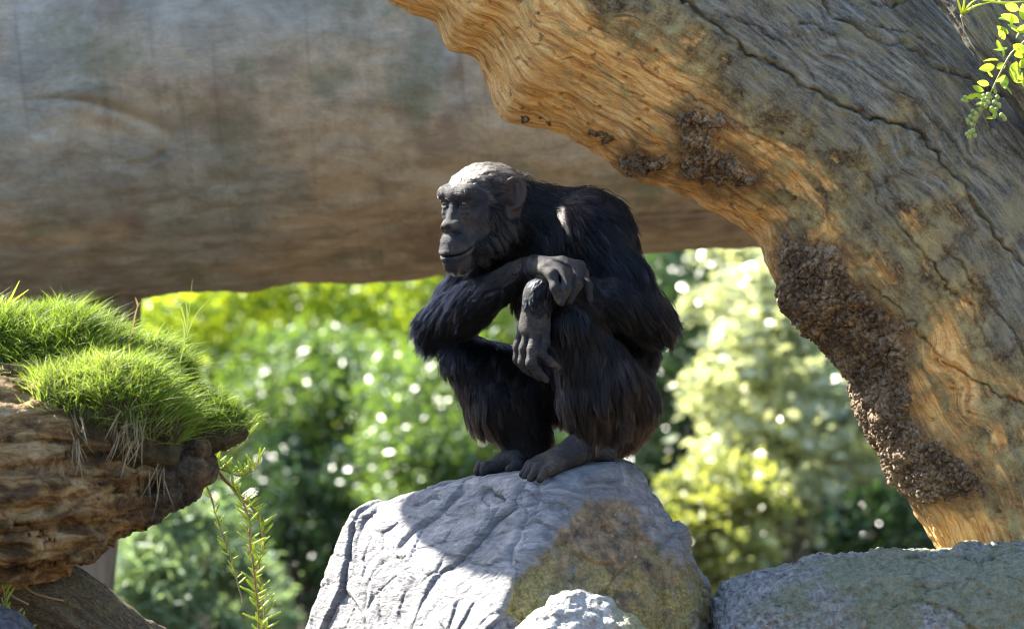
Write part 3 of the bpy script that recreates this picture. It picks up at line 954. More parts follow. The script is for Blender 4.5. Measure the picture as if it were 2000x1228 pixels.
def mat_gritty(name, c0, c1, moss):
    m = N(name); p = m.pos()
    a = m.noise(p, 5, 6, 0.65); g = m.noise(p, 60, 5, 0.7); v = m.voronoi(p, 85)
    base = m.ramp(g, [(0.3, c0), (0.6, c1), (0.8, tuple(min(1, x * 1.35) for x in c1))])
    t = m.math('ADD', a, m.math('MULTIPLY', m.attr('mossy'), 0.17))
    mc = m.mix(g, tuple(x * 0.55 for x in moss), moss)
    base = m.mix(m.ramp(t, [(0.56, 0.0), (0.68, 0.75)]), base, mc)
    h = m.math('ADD', g, m.math('MULTIPLY', v, 0.6))
    return m.done(base, 0.85, m.bump(h, 1.0, 0.018), 0.25)

def grit(V, F, amps, seed):
    n = vnormals(V, F)
    r = np.zeros(len(V))
    for kind, sc, am in amps:
        q = V * sc
        r += am * {'fbm': lambda: fbm(q, 4, seed), 'ridge': lambda: ridged(q, 4, seed + 3), 'cell': lambda: 0.5 - worley(q, seed)[0]}[kind]()
    return V + n * r[:, None]

def rocks():
    global ROCK_MAT
    pts = PA([
        (884, 938, 100), (935, 924, 70), (1060, 912, 85), (1190, 893, 30), (1243, 905, 0), (940, 925, -60), (1010, 922, -30),                      # back edge of the top
        (890, 948, -70), (1030, 938, -190), (1196, 901, -140),
        (716, 988, 90), (690, 1001, 60), (652, 1080, 60), (612, 1190, 60), (585, 1270, 70), (470, 2016, 120),
        (1108, 966, -226), (1058, 1055, -300), (1006, 1118, -345), (958, 1240, -410), (800, 2016, -620),
        (1256, 936, -60), (1300, 992, -50), (1352, 1052, -50), (1387, 1112, -50), (1404, 1170, -60), (1416, 1250, -60), (1500, 2016, -60),
        (1262, 1040, -180), (1338, 1115, -185), (1366, 1228, -200), (1400, 2016, -300),
        (800, 1100, 380), (1250, 1100, 330), (700, 2016, 500), (1400, 2016, 450)])
    f = hull_rock(pts, 0.0044, 0.006, P(0, 1300, 0)[2])
    U = 1 / PXM
    V, F = f.mesh()
    V = smooth_mesh(V, F, 1, 0.5)
    # weathered layers: terraces and creases running up the slope
    n = vnormals(V, F)
    e1 = np.array([0.74, -0.12, 0.66]); e1 /= np.linalg.norm(e1)
    e2 = np.cross(e1, [0, -1.0, 0]); e2 /= np.linalg.norm(e2)
    q = np.stack([V @ e1, V @ e2, V @ np.cross(e1, e2)], 1)
    w = 0.05 * np.stack([fbm(V * 5, 3, 3), fbm(V * 5, 3, 6), fbm(V * 5, 3, 9)], 1)
    qw = q + w
    def terrace(x, k, soft=0.3):
        x = x * k
        return (np.floor(x) + sstep(1 - soft, 1.0, x - np.floor(x))) / k
    t1 = terrace(fbm(qw * np.array([2.6, 6, 6]), 3, 31), 5.0)
    t2 = terrace(fbm(qw * np.array([7, 17, 17]), 3, 41), 4.0)
    fh, fe = facet(qw * np.array([2.6, 5.0, 5.0]), 3); gh, ge = facet((V + w) * np.array([11, 11, 13]), 13)
    lay = 0.017 * fh + 0.0065 * gh - 0.006 * np.exp(-(fe / 0.03) ** 2) - 0.0025 * np.exp(-(ge / 0.06) ** 2) + 0.006 * t1 + 0.002 * t2 + 0.0012 * ridged(qw * np.array([10, 34, 34]), 4, 33) + 0.003 * fbm(V * 34, 3, 35)
    ck = np.abs(fbm(qw * np.array([2.2, 5, 5]) + 3, 3, 19))
    lay -= 0.020 * np.exp(-(ck / 0.016) ** 2) * sstep(-0.1, 0.2, fbm(V * 5, 2, 23))
    top = sstep(0.62, 0.85, n[:, 2]) * sstep(P(0, 985)[2], P(0, 950)[2], V[:, 2]) * sstep(860, 900, to_px(V)[:, 0])
    V = V + n * (lay * (1 - 0.75 * top))[:, None]
    n = vnormals(V, F)
    px = to_px(V)
    ridge = [(1195, 880), (1110, 966), (1058, 1055), (1006, 1118), (958, 1240), (900, 1500), (800, 2016)]
    ry = np.array(ridge, float)
    xr = np.interp(px[:, 1], ry[:, 1], ry[:, 0])
    rim = np.array([(1150, 900), (1215, 960), (1270, 1030), (1335, 1105), (1368, 1180), (1380, 1300), (1420, 2016)], float)
    xm = np.interp(px[:, 1], rim[:, 1], rim[:, 0])
    jg = 55 * fbm(V * 7, 5, 77, 0.6)
    stained = sstep(-20, 50, px[:, 0] - xr + jg) * (1 - 0.8 * sstep(-60, 60, px[:, 0] - xm + jg))
    stained *= sstep(935, 1010, px[:, 1] + jg) * (V[:, 1] < 0.0)
    low = sstep(P(0, 1020)[2], P(0, 1150)[2], V[:, 2])
    o = solid('boulder', V, F, mat_rock(), attrs={'stained': stained, 'low': low})
    tag(o, 'big angular grey boulder with rusty face, chimpanzee squatting on top', 'boulder')
    # small pale stone in front
    e = Field(*[np.arange(a, b, 0.005) for a, b in zip(P(980, 1420, -600), P(1300, 1130, -350))])
    e.ell(P(1128, 1280, -480), np.array([112, 80, 118]) / PXM, None, 0.02)
    e.ell(P(1060, 1300, -490), np.array([70, 70, 90]) / PXM, None, 0.03)
    e.ell(P(1215, 1310, -490), np.array([80, 80, 100]) / PXM, None, 0.03)
    V, F = e.mesh(); V = smooth_mesh(V, F, 1)
    V = grit(V, F, [('fbm', 9, 0.016), ('cell', 26, 0.016), ('fbm', 60, 0.006)], 51)
    lo = V[:, 2] < P(0, 1400)[2] + 0.02
    o = solid('stone', V, F, mat_gritty('pale_stone', (0.22, 0.21, 0.20), (0.46, 0.45, 0.42), (0.40, 0.36, 0.12)), attrs={'mossy': sstep(1120, 1200, to_px(V)[:, 0]) * 0.7})
    tag(o, 'small pale rounded stone leaning at the foot of the angular boulder', 'stone')
    # mossy boulder on the right
    pts = PA([(1384, 1122, -120), (1420, 1102, -110), (1482, 1088, -100), (1560, 1070, -100), (1622, 1060, -90), (1735, 1050, -90), (1850, 1048, -90), (2020, 1056, -100), (2260, 1080, -100),
              (1392, 1300, -330), (1420, 1180, -290), (1620, 1110, -300), (1800, 1100, -320), (1960, 1100, -330), (1990, 1240, -390), (2260, 1200, -260), (1400, 1240, 40), (2260, 1160, 40),
              (1620, 1085, 30), (1850, 1080, 30), (1340, 2016, -420), (2300, 2016, -480), (1340, 2016, 60), (2300, 2016, 60), (1700, 1400, -430)])
    f = hull_rock(pts, 0.006, 0.05, P(0, 1300, 0)[2])
    for chain, r in (([(1640, 1085, -240), (1720, 1078, -250), (1800, 1092, -310)], 7), ([(1850, 1068, -200), (1930, 1085, -290), (1960, 1120, -340)], 6), ([(1700, 1062, -160), (1790, 1075, -230), (1880, 1070, -220)], 5)):
        for a, b in zip(chain[:-1], chain[1:]):
            f.cone(P(*a), P(*b), r * U, r * U, 8 * U, True)
    V, F = f.mesh(); V = smooth_mesh(V, F, 2)
    fh, fe = facet(V * np.array([4, 5, 7]) + 0.3 * fbm(V * 6, 2, 64)[:, None], 63)
    V = V + vnormals(V, F) * (0.020 * fh - 0.004 * np.exp(-(fe / 0.03) ** 2))[:, None]
    V = grit(V, F, [('fbm', 5, 0.02), ('cell', 40, 0.006), ('fbm', 55, 0.012), ('ridge', 20, 0.006)], 61)
    o = solid('boulder', V, F, mat_gritty('mossy_boulder', (0.05, 0.05, 0.052), (0.34, 0.34, 0.33), (0.24, 0.255, 0.14)), attrs={'mossy': sstep(1450, 1750, to_px(V)[:, 0])})
    tag(o, 'rounded rough grey boulder tinged with green moss below the arching trunk', 'boulder')
rocks()
# ================================================================== the chimpanzee
PRIMS = []     # everything the body is made of: (kind, data, fur length px, fur direction, region)
DOWN = np.array([0, 0, -1.0])

def build_chimp():
    lo, hi = P(795, 960, -270), P(1345, 290, 230)
    h = 0.0042; hf = 0.0022
    X = axis(lo[0], hi[0], h, (P(848, 0)[0], P(1160, 0)[0]), hf)
    Y = axis(lo[1], hi[1], h, (-0.315, -0.02), hf)
    Z = axis(lo[2], hi[2], h, (P(0, 600)[2], P(0, 302)[2]), hf)
    U = 1 / PXM
    def F0(): return Field(X, Y, Z)
    def reg(fld, a, b, ra, rb, k, fur=0, dr=None, region='body'):
        A, B = P(*a), P(*b)
        fld.cone(A, B, ra * U, rb * U, k * U)
        e = B - A
        dr_ = e / (np.linalg.norm(e) + 1e-9) if dr is None else np.asarray(dr, float)
        PRIMS.append((A, B, ra * U, rb * U, fur, dr_, region))
    body = F0()
    # ---- trunk of the body
    back = np.array([0.25, 0.05, -1.0])
    reg(body, (1196, 790, 20), (1150, 690, 20), 68, 84, 30, 36, back)
    reg(body, (1150, 690, 20), (1098, 560, 15), 84, 96, 40, 40, back)
    reg(body, (1205, 600, 45), (1155, 455, 25), 72, 78, 40, 46, (0.6, 0, -1))
    reg(body, (1140, 445, -30), (990, 470, 80), 60, 55, 40, 42, (0.5, 0, -1))
    reg(body, (1012, 408, -5), (1110, 452, 12), 60, 78, 40, 38, (1, 0, -0.55))
    reg(body, (1212, 825, 0), (1195, 800, 40), 50, 62, 30, 36, (0.1, 0, -1))
    reg(body, (1232, 680, 15), (1224, 790, 0), 50, 46, 30, 36, (0.15, 0, -1))
    # ---- left leg (near)
    legl = F0()
    reg(legl, (1218, 785, -35), (1122, 622, -160), 64, 40, 30, 38, (0.35, 0.1, -1))
    reg(legl, (1116, 622, -160), (1146, 770, -130), 40, 47, 20, 40, (0.14, 0.0, -1))
    reg(legl, (1146, 770, -130), (1150, 862, -122), 47, 25, 20, 46, (0.12, 0.0, -1))
    reg(legl, (1180, 740, -110), (1190, 820, -95), 46, 40, 30, 40, (0.1, 0.0, -1))
    # ---- right leg (far)
    legr = F0()
    reg(legr, (1165, 785, 60), (905, 690, 22), 64, 37, 30, 40, (-0.3, 0, -1))
    reg(legr, (900, 692, 22), (960, 790, 15), 36, 46, 20, 40, (0.35, 0, -1))
    reg(legr, (960, 790, 15), (1024, 876, 5), 46, 24, 20, 44, (0.5, 0, -0.8))
    reg(legr, (1010, 770, 30), (1040, 840, 30), 44, 36, 24, 38, (0.4, 0, -1))
    # ---- arms
    arml = F0()
    reg(arml, (1140, 448, -65), (1215, 540, -85), 56, 46, 30, 46, (0.65, 0, -0.75))
    reg(arml, (1215, 540, -85), (1268, 618, -80), 46, 40, 20, 50, (0.5, 0, -0.85))
    reg(arml, (1268, 618, -80), (1190, 588, -140), 40, 38, 16, 46, (0.75, 0.3, -0.65))
    reg(arml, (1190, 588, -140), (1098, 562, -190), 38, 27, 16, 30, (0.8, 0.35, -0.4))
    armr = F0()
    reg(armr, (968, 488, 90), (862, 630, 22), 50, 36, 20, 50, (-0.35, 0, -0.95))
    reg(armr, (862, 630, 22), (930, 588, -50), 36, 38, 16, 54, (-0.75, 0.2, -0.75))
    reg(armr, (930, 588, -50), (1030, 525, -150), 38, 23, 16, 26, (-0.7, 0.4, -0.55))
    # ---- hands
    handl = F0()
    def hand(fld, chain, r, k=8):
        for (a, b), (ra, rb) in zip(zip(chain[:-1], chain[1:]), zip(r[:-1], r[1:])):
            reg(fld, a, b, ra, rb, k, 0, None, 'hand')
    reg(handl, (1098, 562, -190), (1068, 562, -192), 27, 27, 14, 24, (-0.3, 0, -1), 'wrist')
    reg(handl, (1068, 562, -192), (1052, 590, -200), 27, 26, 14, 18, (-0.2, 0, -1), 'wrist')
    for bx, by, bd, r in ((1024, 642, -192, 13), (1032, 645, -203, 14), (1046, 646, -208, 15), (1062, 640, -203, 14)):
        hand(handl, [(1050, 575, -197), (bx, by, bd)], [22, r], 12)
    fl = F0()
    hand(fl, [(1022, 640, -186), (1011, 676, -188), (1010, 702, -186), (1024, 722, -178)], [9.5, 8, 7.5, 6])
    f2 = F0()
    hand(f2, [(1032, 645, -200), (1023, 680, -206), (1021, 706, -205), (1034, 724, -197), (1052, 737, -188)], [10, 8.5, 8.5, 7.5, 6])
    f3 = F0()
    hand(f3, [(1046, 646, -209), (1040, 682, -222), (1037, 708, -225), (1050, 727, -216), (1067, 742, -205)], [11, 9.5, 9.5, 8.5, 6])
    f4 = F0()
    hand(f4, [(1064, 640, -202), (1064, 668, -212), (1057, 690, -217), (1073, 706, -214), (1089, 717, -207)], [10.5, 9.5, 8.5, 7.5, 6.5])
    th = F0()
    hand(th, [(1040, 600, -180), (1022, 640, -166), (1026, 684, -168)], [13, 10, 7])
    for f in (fl, f2, f3, f4, th):
        handl.v = smin(handl.v, f.v, 2.5 * U)
    handr = F0()
    reg(handr, (1030, 525, -150), (1052, 521, -172), 23, 22, 14, 12, (0.8, -0.2, -0.5), 'wrist')
    for b, r in (((1064, 527, -208), 11.5), ((1079, 518, -204), 12), ((1098, 512, -190), 12), ((1106, 516, -168), 11)):
        hand(handr, [(1046, 521, -172), b], [19, r], 7)
    fs = []
    for ch, r in (([(1062, 527, -208), (1078, 536, -226), (1085, 562, -238), (1091, 585, -236)], [11.5, 10.5, 9.5, 7]),
                  ([(1078, 518, -204), (1107, 534, -228), (1106, 564, -242), (1096, 591, -240)], [12, 11, 10, 7]),
                  ([(1098, 512, -190), (1131, 521, -208), (1127, 555, -226), (1113, 587, -230)], [12, 11.5, 10.5, 7.5]),
                  ([(1106, 516, -166), (1138, 533, -182), (1148, 558, -200), (1152, 583, -206)], [11, 10, 9, 7]),
                  ([(1040, 530, -160), (1062, 540, -150), (1086, 548, -146)], [13, 10, 8])):
        f = F0(); hand(f, ch, r); handr.v = smin(handr.v, f.v, 2.5 * U)
    # ---- feet
    footl = F0()
    def foot(fld, *a, **kw): hand(fld, *a, **kw)
    foot(footl, [(1150, 862, -122), (1128, 872, -128)], [26, 26], 14)
    foot(footl, [(1140, 876, -124), (1190, 886, -114)], [24, 16], 14)
    for b, r in (((1052, 902, -138), 13), ((1058, 907, -152), 13.5), ((1068, 912, -166), 13.5), ((1082, 914, -178), 13)):
        foot(footl, [(1125, 880, -132), b], [22, r], 14)
    for ch, r in (([(1052, 902, -138), (1036, 908, -144), (1020, 926, -148)], [11, 9.5, 7]),
                  ([(1058, 907, -152), (1042, 911, -160), (1026, 931, -164)], [11, 10, 7.5]),
                  ([(1068, 912, -166), (1052, 914, -175), (1036, 934, -179)], [11, 10, 7.5]),
                  ([(1082, 914, -178), (1067, 920, -186), (1054, 936, -190)], [10.5, 9, 7]),
                  ([(1100, 893, -116), (1060, 906, -96), (1032, 918, -98)], [15, 12, 9])):
        f = F0(); foot(f, ch, r); footl.v = smin(footl.v, f.v, 5 * U)
    footr = F0()
    foot(footr, [(1024, 876, 5), (1012, 890, 2)], [25, 24], 14)
    foot(footr, [(1020, 890, 4), (1060, 904, 8)], [22, 16], 14)
    for b, r in (((962, 909, 22), 11), ((958, 911, 8), 12), ((956, 912, -6), 12), ((960, 912, -20), 12)):
        foot(footr, [(1008, 896, 0), b], [20, r], 14)
    for ch, r in (([(962, 909, 22), (944, 908, 24), (934, 921, 24)], [10, 9, 7]),
                  ([(958, 911, 8), (940, 908, 8), (930, 921, 8)], [10, 9, 7.5]),
                  ([(956, 912, -6), (940, 909, -8), (932, 922, -8)], [10.5, 9.5, 7.5]),
                  ([(960, 912, -20), (950, 911, -24), (944, 923, -24)], [10.5, 9.5, 8]),
                  ([(1010, 900, -18), (1012, 910, -40), (996, 916, -52)], [13, 12, 9.5])):
        f = F0(); foot(f, ch, r); footr.v = smin(footr.v, f.v, 5 * U)

    # ---- head, in its own frame: f forward, l to its left, u up, from between the eyes
    ca = sa = math.sqrt(0.5)
    E0 = (889.0, 398.0, -85.0)
    def H(f, l, u): return (E0[0] - f * ca + l * sa, E0[1] - u, E0[2] - f * sa - l * ca)
    HR = np.array([[-ca, -sa, 0], [sa, -ca, 0], [0, 0, 1.0]])       # rows: f, l, u axes in world
    def D3(f, l, u): return f * HR[0] + l * HR[1] + u * HR[2]
    head = F0()
    def hcone(a, b, ra, rb, k=12, fur=0, dr=None, region='face', fld=None):
        reg(fld or head, H(*a), H(*b), ra, rb, k, fur, None if dr is None else D3(*dr), region)
    def hell(c, r, k=12, fur=0, dr=None, region='face', sub=False, fld=None):
        C = P(*H(*c))
        (fld or head).ell(C, np.array(r) * U, HR, k * U, sub)
        if not sub:
            m = min(r)
            PRIMS.append((C, C + 1e-5, m * U, m * U, fur, np.zeros(3) if dr is None else D3(*dr), region, np.array(r) * U, HR))
    hell((-98, 0, 10), (88, 66, 66), 10, 34, (-1, 0, 0.1), 'scalp')
    hell((-54, 0, 16), (54, 54, 45), 26, 17, (-1, 0, 0.25), 'brow')
    hell((-120, 0, -20), (62, 60, 52), 24, 34, (-0.8, 0, -0.5), 'scalp')
    hell((-42, 0, -38), (46, 47, 58), 24)
    for s in (-1, 1):
        hcone((2, 8 * s, 19), (-1, 30 * s, 20), 9.5, 9.5, 20, 7, (-0.9, 0.1 * s, 0.6), 'ridge')
        hcone((-1, 30 * s, 20), (-22, 46 * s, 12), 9.5, 7, 20, 7, (-0.9, 0.2 * s, 0.4), 'ridge')
        hell((-26, 33 * s, -20), (20, 14, 16), 18)
        hcone((-34, 28 * s, -96), (-92, 48 * s, -48), 20, 28, 40, 28, (-0.7, 0, -0.75), 'cheek')
        hcone((-60, 42 * s, -20), (-85, 46 * s, -60), 20, 24, 40, 26, (-0.6, 0, -0.8), 'cheek')
    # muzzle and jaw
    hell((-5, 0, -80), (33, 33, 34), 18)
    hell((-8, 0, -110), (31, 30, 24), 12)
    hell((-10, 0, -120), (26, 26, 18), 12, 9, (-0.2, 0, -1), 'chin')
    hcone((15, 0, -96), (6, 20, -92), 12, 11, 10); hcone((15, 0, -96), (6, -20, -92), 12, 11, 10)
    # nose
    hcone((-4, 0, 4), (10, 0, -30), 9, 11, 12)
    hell((17, 0, -43), (14, 15, 11), 8)
    for s in (-1, 1):
        hell((14, 12 * s, -47), (11, 9, 9), 6)
        hcone((8, 16 * s, -38), (-6, 26 * s, -62), 6, 6, 12)
    for s in (-1, 1):
        hell((27, 7.5 * s, -49), (7, 5.2, 4.2), 3, sub=True)
    # eyes: sockets and lids
    for s in (-1, 1):
        hell((5, 26 * s, -1), (12, 14, 9), 8, sub=True)
    for s in (-1, 1):
        up = [(0, 14, 0), (6, 20, 6), (6, 27, 8), (2, 34, 5), (-4, 39, -1)]
        lw = [(0, 14, 0), (5, 20, -6), (5, 27, -8), (0, 34, -6), (-4, 39, -1)]
        for arc, r in ((up, 4.0), (lw, 3.6)):
            for a, b in zip(arc[:-1], arc[1:]):
                hcone((a[0] - 3, a[1] * s, a[2]), (b[0] - 3, b[1] * s, b[2]), r, r, 4)
        hcone((2, 16 * s, -15), (0, 32 * s, -17), 3.5, 3.0, 6)
        hcone((4, 12 * s, -22), (-4, 30 * s, -27), 3.0, 3.0, 6)
    # mouth line: a thin slit let into the lips
    b = head.box(P(*H(40, -60, -125)) - 0.02, P(*H(-30, 60, -60)) + 0.02)
    c0 = P(*H(0, 0, -60)); c1 = P(*H(40, 0, -115))
    b = head.box(np.minimum(c0, c1) - 0.06, np.maximum(c0, c1) + 0.06)
    x, y, z = head.coords(b)
    e0 = P(*E0)
    fl_ = ((x - e0[0]) * HR[0, 0] + (y - e0[1]) * HR[0, 1]) / U + 0 * z
    ll_ = ((x - e0[0]) * HR[1, 0] + (y - e0[1]) * HR[1, 1]) / U + 0 * z
    ul_ = (z - e0[2]) / U + 0 * fl_
    um = -102 + 0.012 * np.clip(30 - fl_, 0, 60) ** 2
    th = 2.0 * np.clip((fl_ + 16) / 10, 0, 1)
    slab = np.maximum(np.abs(ul_ - um) - th, -(head.v[b] / U + 6.5))
    lipb = 1.6 * np.exp(-((ul_ - um - 6) / 4.5) ** 2) + 2.2 * np.exp(-((ul_ - um + 7) / 5) ** 2)
    head.v[b] = np.maximum(head.v[b] - lipb * U * (fl_ > -16), np.where(th > 0.3, -slab * U, -1.0))
    # ears
    ear = F0()
    for s in (-1, 1):
        E = np.array([-78, 60 * s, 20.0])
        w = np.array([-0.66, 0.75 * s, 0.0]); v = np.array([-0.12, 0, 0.99]); n = np.cross(w, v) * (1 if s > 0 else -1)
        n = n / np.linalg.norm(n)
        if n[0] < 0: n = -n
        c = E + w * 17
        R = np.array([sum(w[i] * HR[i] for i in range(3)), sum(v[i] * HR[i] for i in range(3)), sum(n[i] * HR[i] for i in range(3))])
        C = P(*H(*c))
        ear.ell(C, np.array([22, 29.5, 6]) * U, R, 6 * U)
        PRIMS.append((C, C + 1e-5, 7 * U, 7 * U, 0, np.zeros(3), 'ear', np.array([28, 36, 10]) * U, R))
        def q(a, rw=1.0, up=0.0): return H(*(c + w * 21 * rw * math.cos(a) + v * 28.5 * rw * math.sin(a) + n * up))
        aa = np.linspace(math.radians(165), math.radians(-120), 14)
        for a, b in zip(aa[:-1], aa[1:]):
            reg(ear, q(a, 1, 4), q(b, 1, 4), 4.6, 4.6, 4, 0, None, 'ear')
        ear.ell(P(*H(*(c - w * 4 + v * 2 + n * 7))), np.array([11, 17, 8]) * U, R, 4 * U, True)
        ear.ell(P(*H(*(c - w * 9 - v * 4 + n * 2))), np.array([7, 9, 8]) * U, R, 4 * U, True)
        reg(ear, H(*(c - w * 15 + v * 3 + n * 4)), H(*(c - w * 12 - v * 12 + n * 5)), 5, 4.5, 4, 0, None, 'ear')
        reg(ear, H(*(c + w * 6 + v * 16 + n * 4)), H(*(c + w * 8 - v * 10 + n * 4)), 3.2, 3, 4, 0, None, 'ear')
    head.v = smin(head.v, ear.v, 7 * U)
    # ---- one skin over everything
    body.v = smin(body.v, legl.v, 26 * U)
    body.v = smin(body.v, legr.v, 26 * U)
    body.v = smin(body.v, armr.v, 22 * U)
    body.v = smin(body.v, arml.v, 22 * U)
    body.v = smin(body.v, head.v, 18 * U)
    for f, k in ((footl, 8), (footr, 8), (handl, 7), (handr, 2.5)):
        body.v = smin(body.v, f.v, k * U)
    V, Q = body.mesh()
    return V, Q, H, HR, U

def smin(a, b, k):
    h = np.maximum(k - np.abs(a - b), 0) / k
    return np.minimum(a, b) - h * h * (k * 0.25)

def nearest_prim(V):
    best = np.full(len(V), 1e9, np.float32); who = np.zeros(len(V), np.int32)
    V = V.astype(np.float32)
    for i, p in enumerate(PRIMS):
        A, B, ra, rb = p[:4]
        if len(p) > 7:
            q = (V - A.astype(np.float32)) @ p[8].T.astype(np.float32)
            k0 = np.linalg.norm(q / p[7], axis=1); k1 = np.linalg.norm(q / p[7] ** 2, axis=1) + 1e-6
            d = k0 * (k0 - 1) / k1
        else:
            e = (B - A).astype(np.float32); L = max(float(e @ e), 1e-10)
            t = np.clip(((V - A.astype(np.float32)) @ e) / L, 0, 1)
            d = np.linalg.norm(V - A.astype(np.float32) - t[:, None] * e, axis=1) - (ra + t * (rb - ra))
        m = d < best
        best[m] = d[m]; who[m] = i
    return who

def chimp():
    V, Q, H, HR, U = build_chimp()
    # keep the biggest piece only (drop slivers inside)
    V = smooth_mesh(V, Q, 1, 0.35)
    who = nearest_prim(V)
    regions = np.array([p[6] for p in PRIMS])
    rv = regions[who]
    bare = np.isin(rv, ['face', 'ear', 'hand', 'chin', 'brow', 'ridge']).astype(np.float32)
    palm = np.isin(rv, ['hand', 'wrist']).astype(np.float32)
    earm = np.isin(rv, ['ear']).astype(np.float32)
    sun_capm = np.isin(rv, ['scalp', 'brow']).astype(np.float32)
    face = np.isin(rv, ['face', 'chin', 'brow', 'ear']).astype(np.float32)
    for a in (bare, palm, face, earm, sun_capm):     # soften the borders
        for _ in range(3):
            acc = a.copy(); c = np.ones(len(a), np.float32)
            for k in range(4):
                np.add.at(acc, Q[:, k], a[Q[:, (k + 1) % 4]]); np.add.at(c, Q[:, k], 1)
            a[:] = acc / c
    # skin
    m = N('chimp_skin')
    pos = m.pos()
    big = m.noise(pos, 22, 4, 0.6)
    fine = m.noise(pos, 140, 3, 0.6)
    wr = m.noise(m.map(pos, (45, 45, 150)), 1.0, 4, 0.62, 1.6)
    fcol = m.ramp(big, [(0.3, (0.013, 0.016, 0.023)), (0.5, (0.032, 0.030, 0.031)), (0.7, (0.075, 0.059, 0.049))])
    hcol = m.ramp(m.math('ADD', m.math('MULTIPLY', big, 0.6), m.math('MULTIPLY', fine, 0.4)),
                  [(0.32, (0.012, 0.014, 0.019)), (0.5, (0.028, 0.027, 0.029)), (0.68, (0.085, 0.067, 0.047))])
    sk = m.mix(m.attr('palm'), fcol, hcol)
    sk = m.mix(m.math('MULTIPLY', m.math('SUBTRACT', fine, 0.5, True), 0.9), sk, (0.05, 0.043, 0.037))
    sk = m.mix(m.math('MULTIPLY', m.attr('earm'), 0.8), sk, (0.060, 0.042, 0.036))
    sk = m.mix(m.math('MULTIPLY', m.attr('sun_capm'), 0.8), sk, (0.055, 0.048, 0.045))  # scalp skin lightened so the crown reads as sunlit
    col = m.mix(m.attr('bare'), (0.006, 0.006, 0.006), sk)
    vor = m.voronoi(pos, 260, 'DISTANCE_TO_EDGE')
    hgt = m.math('ADD', m.math('MULTIPLY', wr, 1.0), m.math('MULTIPLY', m.math('MINIMUM', vor, 0.25), 1.0))
    skin = m.done(col, m.ramp(fine, [(0.3, 0.52), (0.7, 0.7)]), m.bump(hgt, 0.65, 0.004), 0.12)
    root = solid('chimpanzee', V, Q, skin, attrs={'bare': bare, 'palm': palm, 'earm': earm, 'sun_capm': sun_capm})
    tag(root, 'black chimpanzee squatting on the grey boulder with crossed arms, looking aside', 'chimpanzee')
    base = root_loc(root)
    # eyes
    e = N('chimp_eye')
    ey = e.pos()
    dist = e.n.new('ShaderNodeVectorMath'); dist.operation = 'DISTANCE'
    e.link(ey, dist.inputs[0]); dist.inputs[1].default_value = (1, 0, 0)
    ecol = e.ramp(dist.outputs['Value'], [(0.0, (0.004, 0.003, 0.003)), (0.30, (0.004, 0.003, 0.003)), (0.36, (0.085, 0.034, 0.014)),
                                          (0.72, (0.05, 0.02, 0.009)), (0.80, (0.010, 0.006, 0.005)), (1.0, (0.018, 0.011, 0.009))])
    e.bsdf.inputs['Coat Weight'].default_value = 0.25
    e.bsdf.inputs['Coat Roughness'].default_value = 0.03
    emat = e.done(ecol, 0.22, None, 0.35)
    th = np.linspace(0, np.pi, 17); ph = np.linspace(0, 2 * np.pi, 24, endpoint=False)
    SV = np.array([[math.cos(t), math.sin(t) * math.cos(p), math.sin(t) * math.sin(p)] for t in th for p in ph])
    bul = 1 + 0.08 * sstep(0.86, 1.0, SV[:, 0])
    SV = SV * bul[:, None]
    SV[:24, 1:] += 0.002 * np.stack([np.cos(ph), np.sin(ph)], 1); SV[-24:, 1:] += 0.002 * np.stack([np.cos(ph), np.sin(ph)], 1)
    eme = new_mesh('eyeball', SV, grid_faces(17, 24, True)[:, ::-1])
    eme.materials.append(emat)
    for s in (-1, 1):
        o = link('eyeball', eme, None, root)
        gaze = np.array([1.0, 0.05 * s - 0.1, -0.06])
        fw = gaze[0] * HR[0] + gaze[1] * HR[1] + gaze[2] * HR[2]
        o.location = Vector(P(*H(-5.5, 26.5 * s, -0.5)) - base)
        o.rotation_euler = Vector(fw).to_track_quat('X', 'Z').to_euler()
        o.scale = (10.3 * U,) * 3
    # ---- fur
    A = V[Q[:, 0]]; B = V[Q[:, 1]]; Cc = V[Q[:, 2]]; Dd = V[Q[:, 3]]
    ctr = (A + B + Cc + Dd) / 4
    area = 0.5 * np.linalg.norm(np.cross(Cc - A, Dd - B), axis=1)
    fr = who[Q[:, 0]]
    furlen = np.array([p[4] for p in PRIMS], float)[fr]
    reg_f = regions[fr]
    dens = np.where(furlen > 0, 1.0, 0.0)
    dens[reg_f == 'brow'] = 2.0
    dens[reg_f == 'chin'] = 0.55
    dens[reg_f == 'cheek'] = 0.55
    dens[reg_f == 'scalp'] = 1.7
    # sparse down on the backs of hands, feet and on the face
    dens[(reg_f == 'hand') & (fbm(ctr * 20, 2, 5) > 0.0)] = 0.0
    dens[reg_f == 'face'] = 0.07
    dens[reg_f == 'wrist'] = 1.0
    dens[reg_f == 'ridge'] = 1.2
    w = dens * area
    NS = 150000
    pick = RNG.choice(len(Q), NS, p=w / w.sum())
    a, b = RNG.random(NS)[:, None], RNG.random(NS)[:, None]
    rootp = (A[pick] * (1 - a) + B[pick] * a) * (1 - b) + (Dd[pick] * (1 - a) + Cc[pick] * a) * b
    nv = vnormals(V, Q)
    nn = nv[Q[pick, 0]]
    pr = who[Q[pick, 0]]
    D = np.array([p[5] for p in PRIMS])
    D = D / (np.linalg.norm(D, axis=1, keepdims=True) + 1e-9)
    # blended comb direction: smooth over the skin so regions flow into each other
    dv = D[who]
    for _ in range(12):
        acc = dv.copy(); c = np.ones(len(dv))
        for k in range(4):
            np.add.at(acc, Q[:, k], dv[Q[:, (k + 1) % 4]]); np.add.at(c, Q[:, k], 1)
        dv = acc / c[:, None]
    dd = dv[Q[pick, 0]]
    flow = np.stack([fbm(rootp * 16, 2, 3), fbm(rootp * 16, 2, 31), fbm(rootp * 16, 2, 57)], 1)
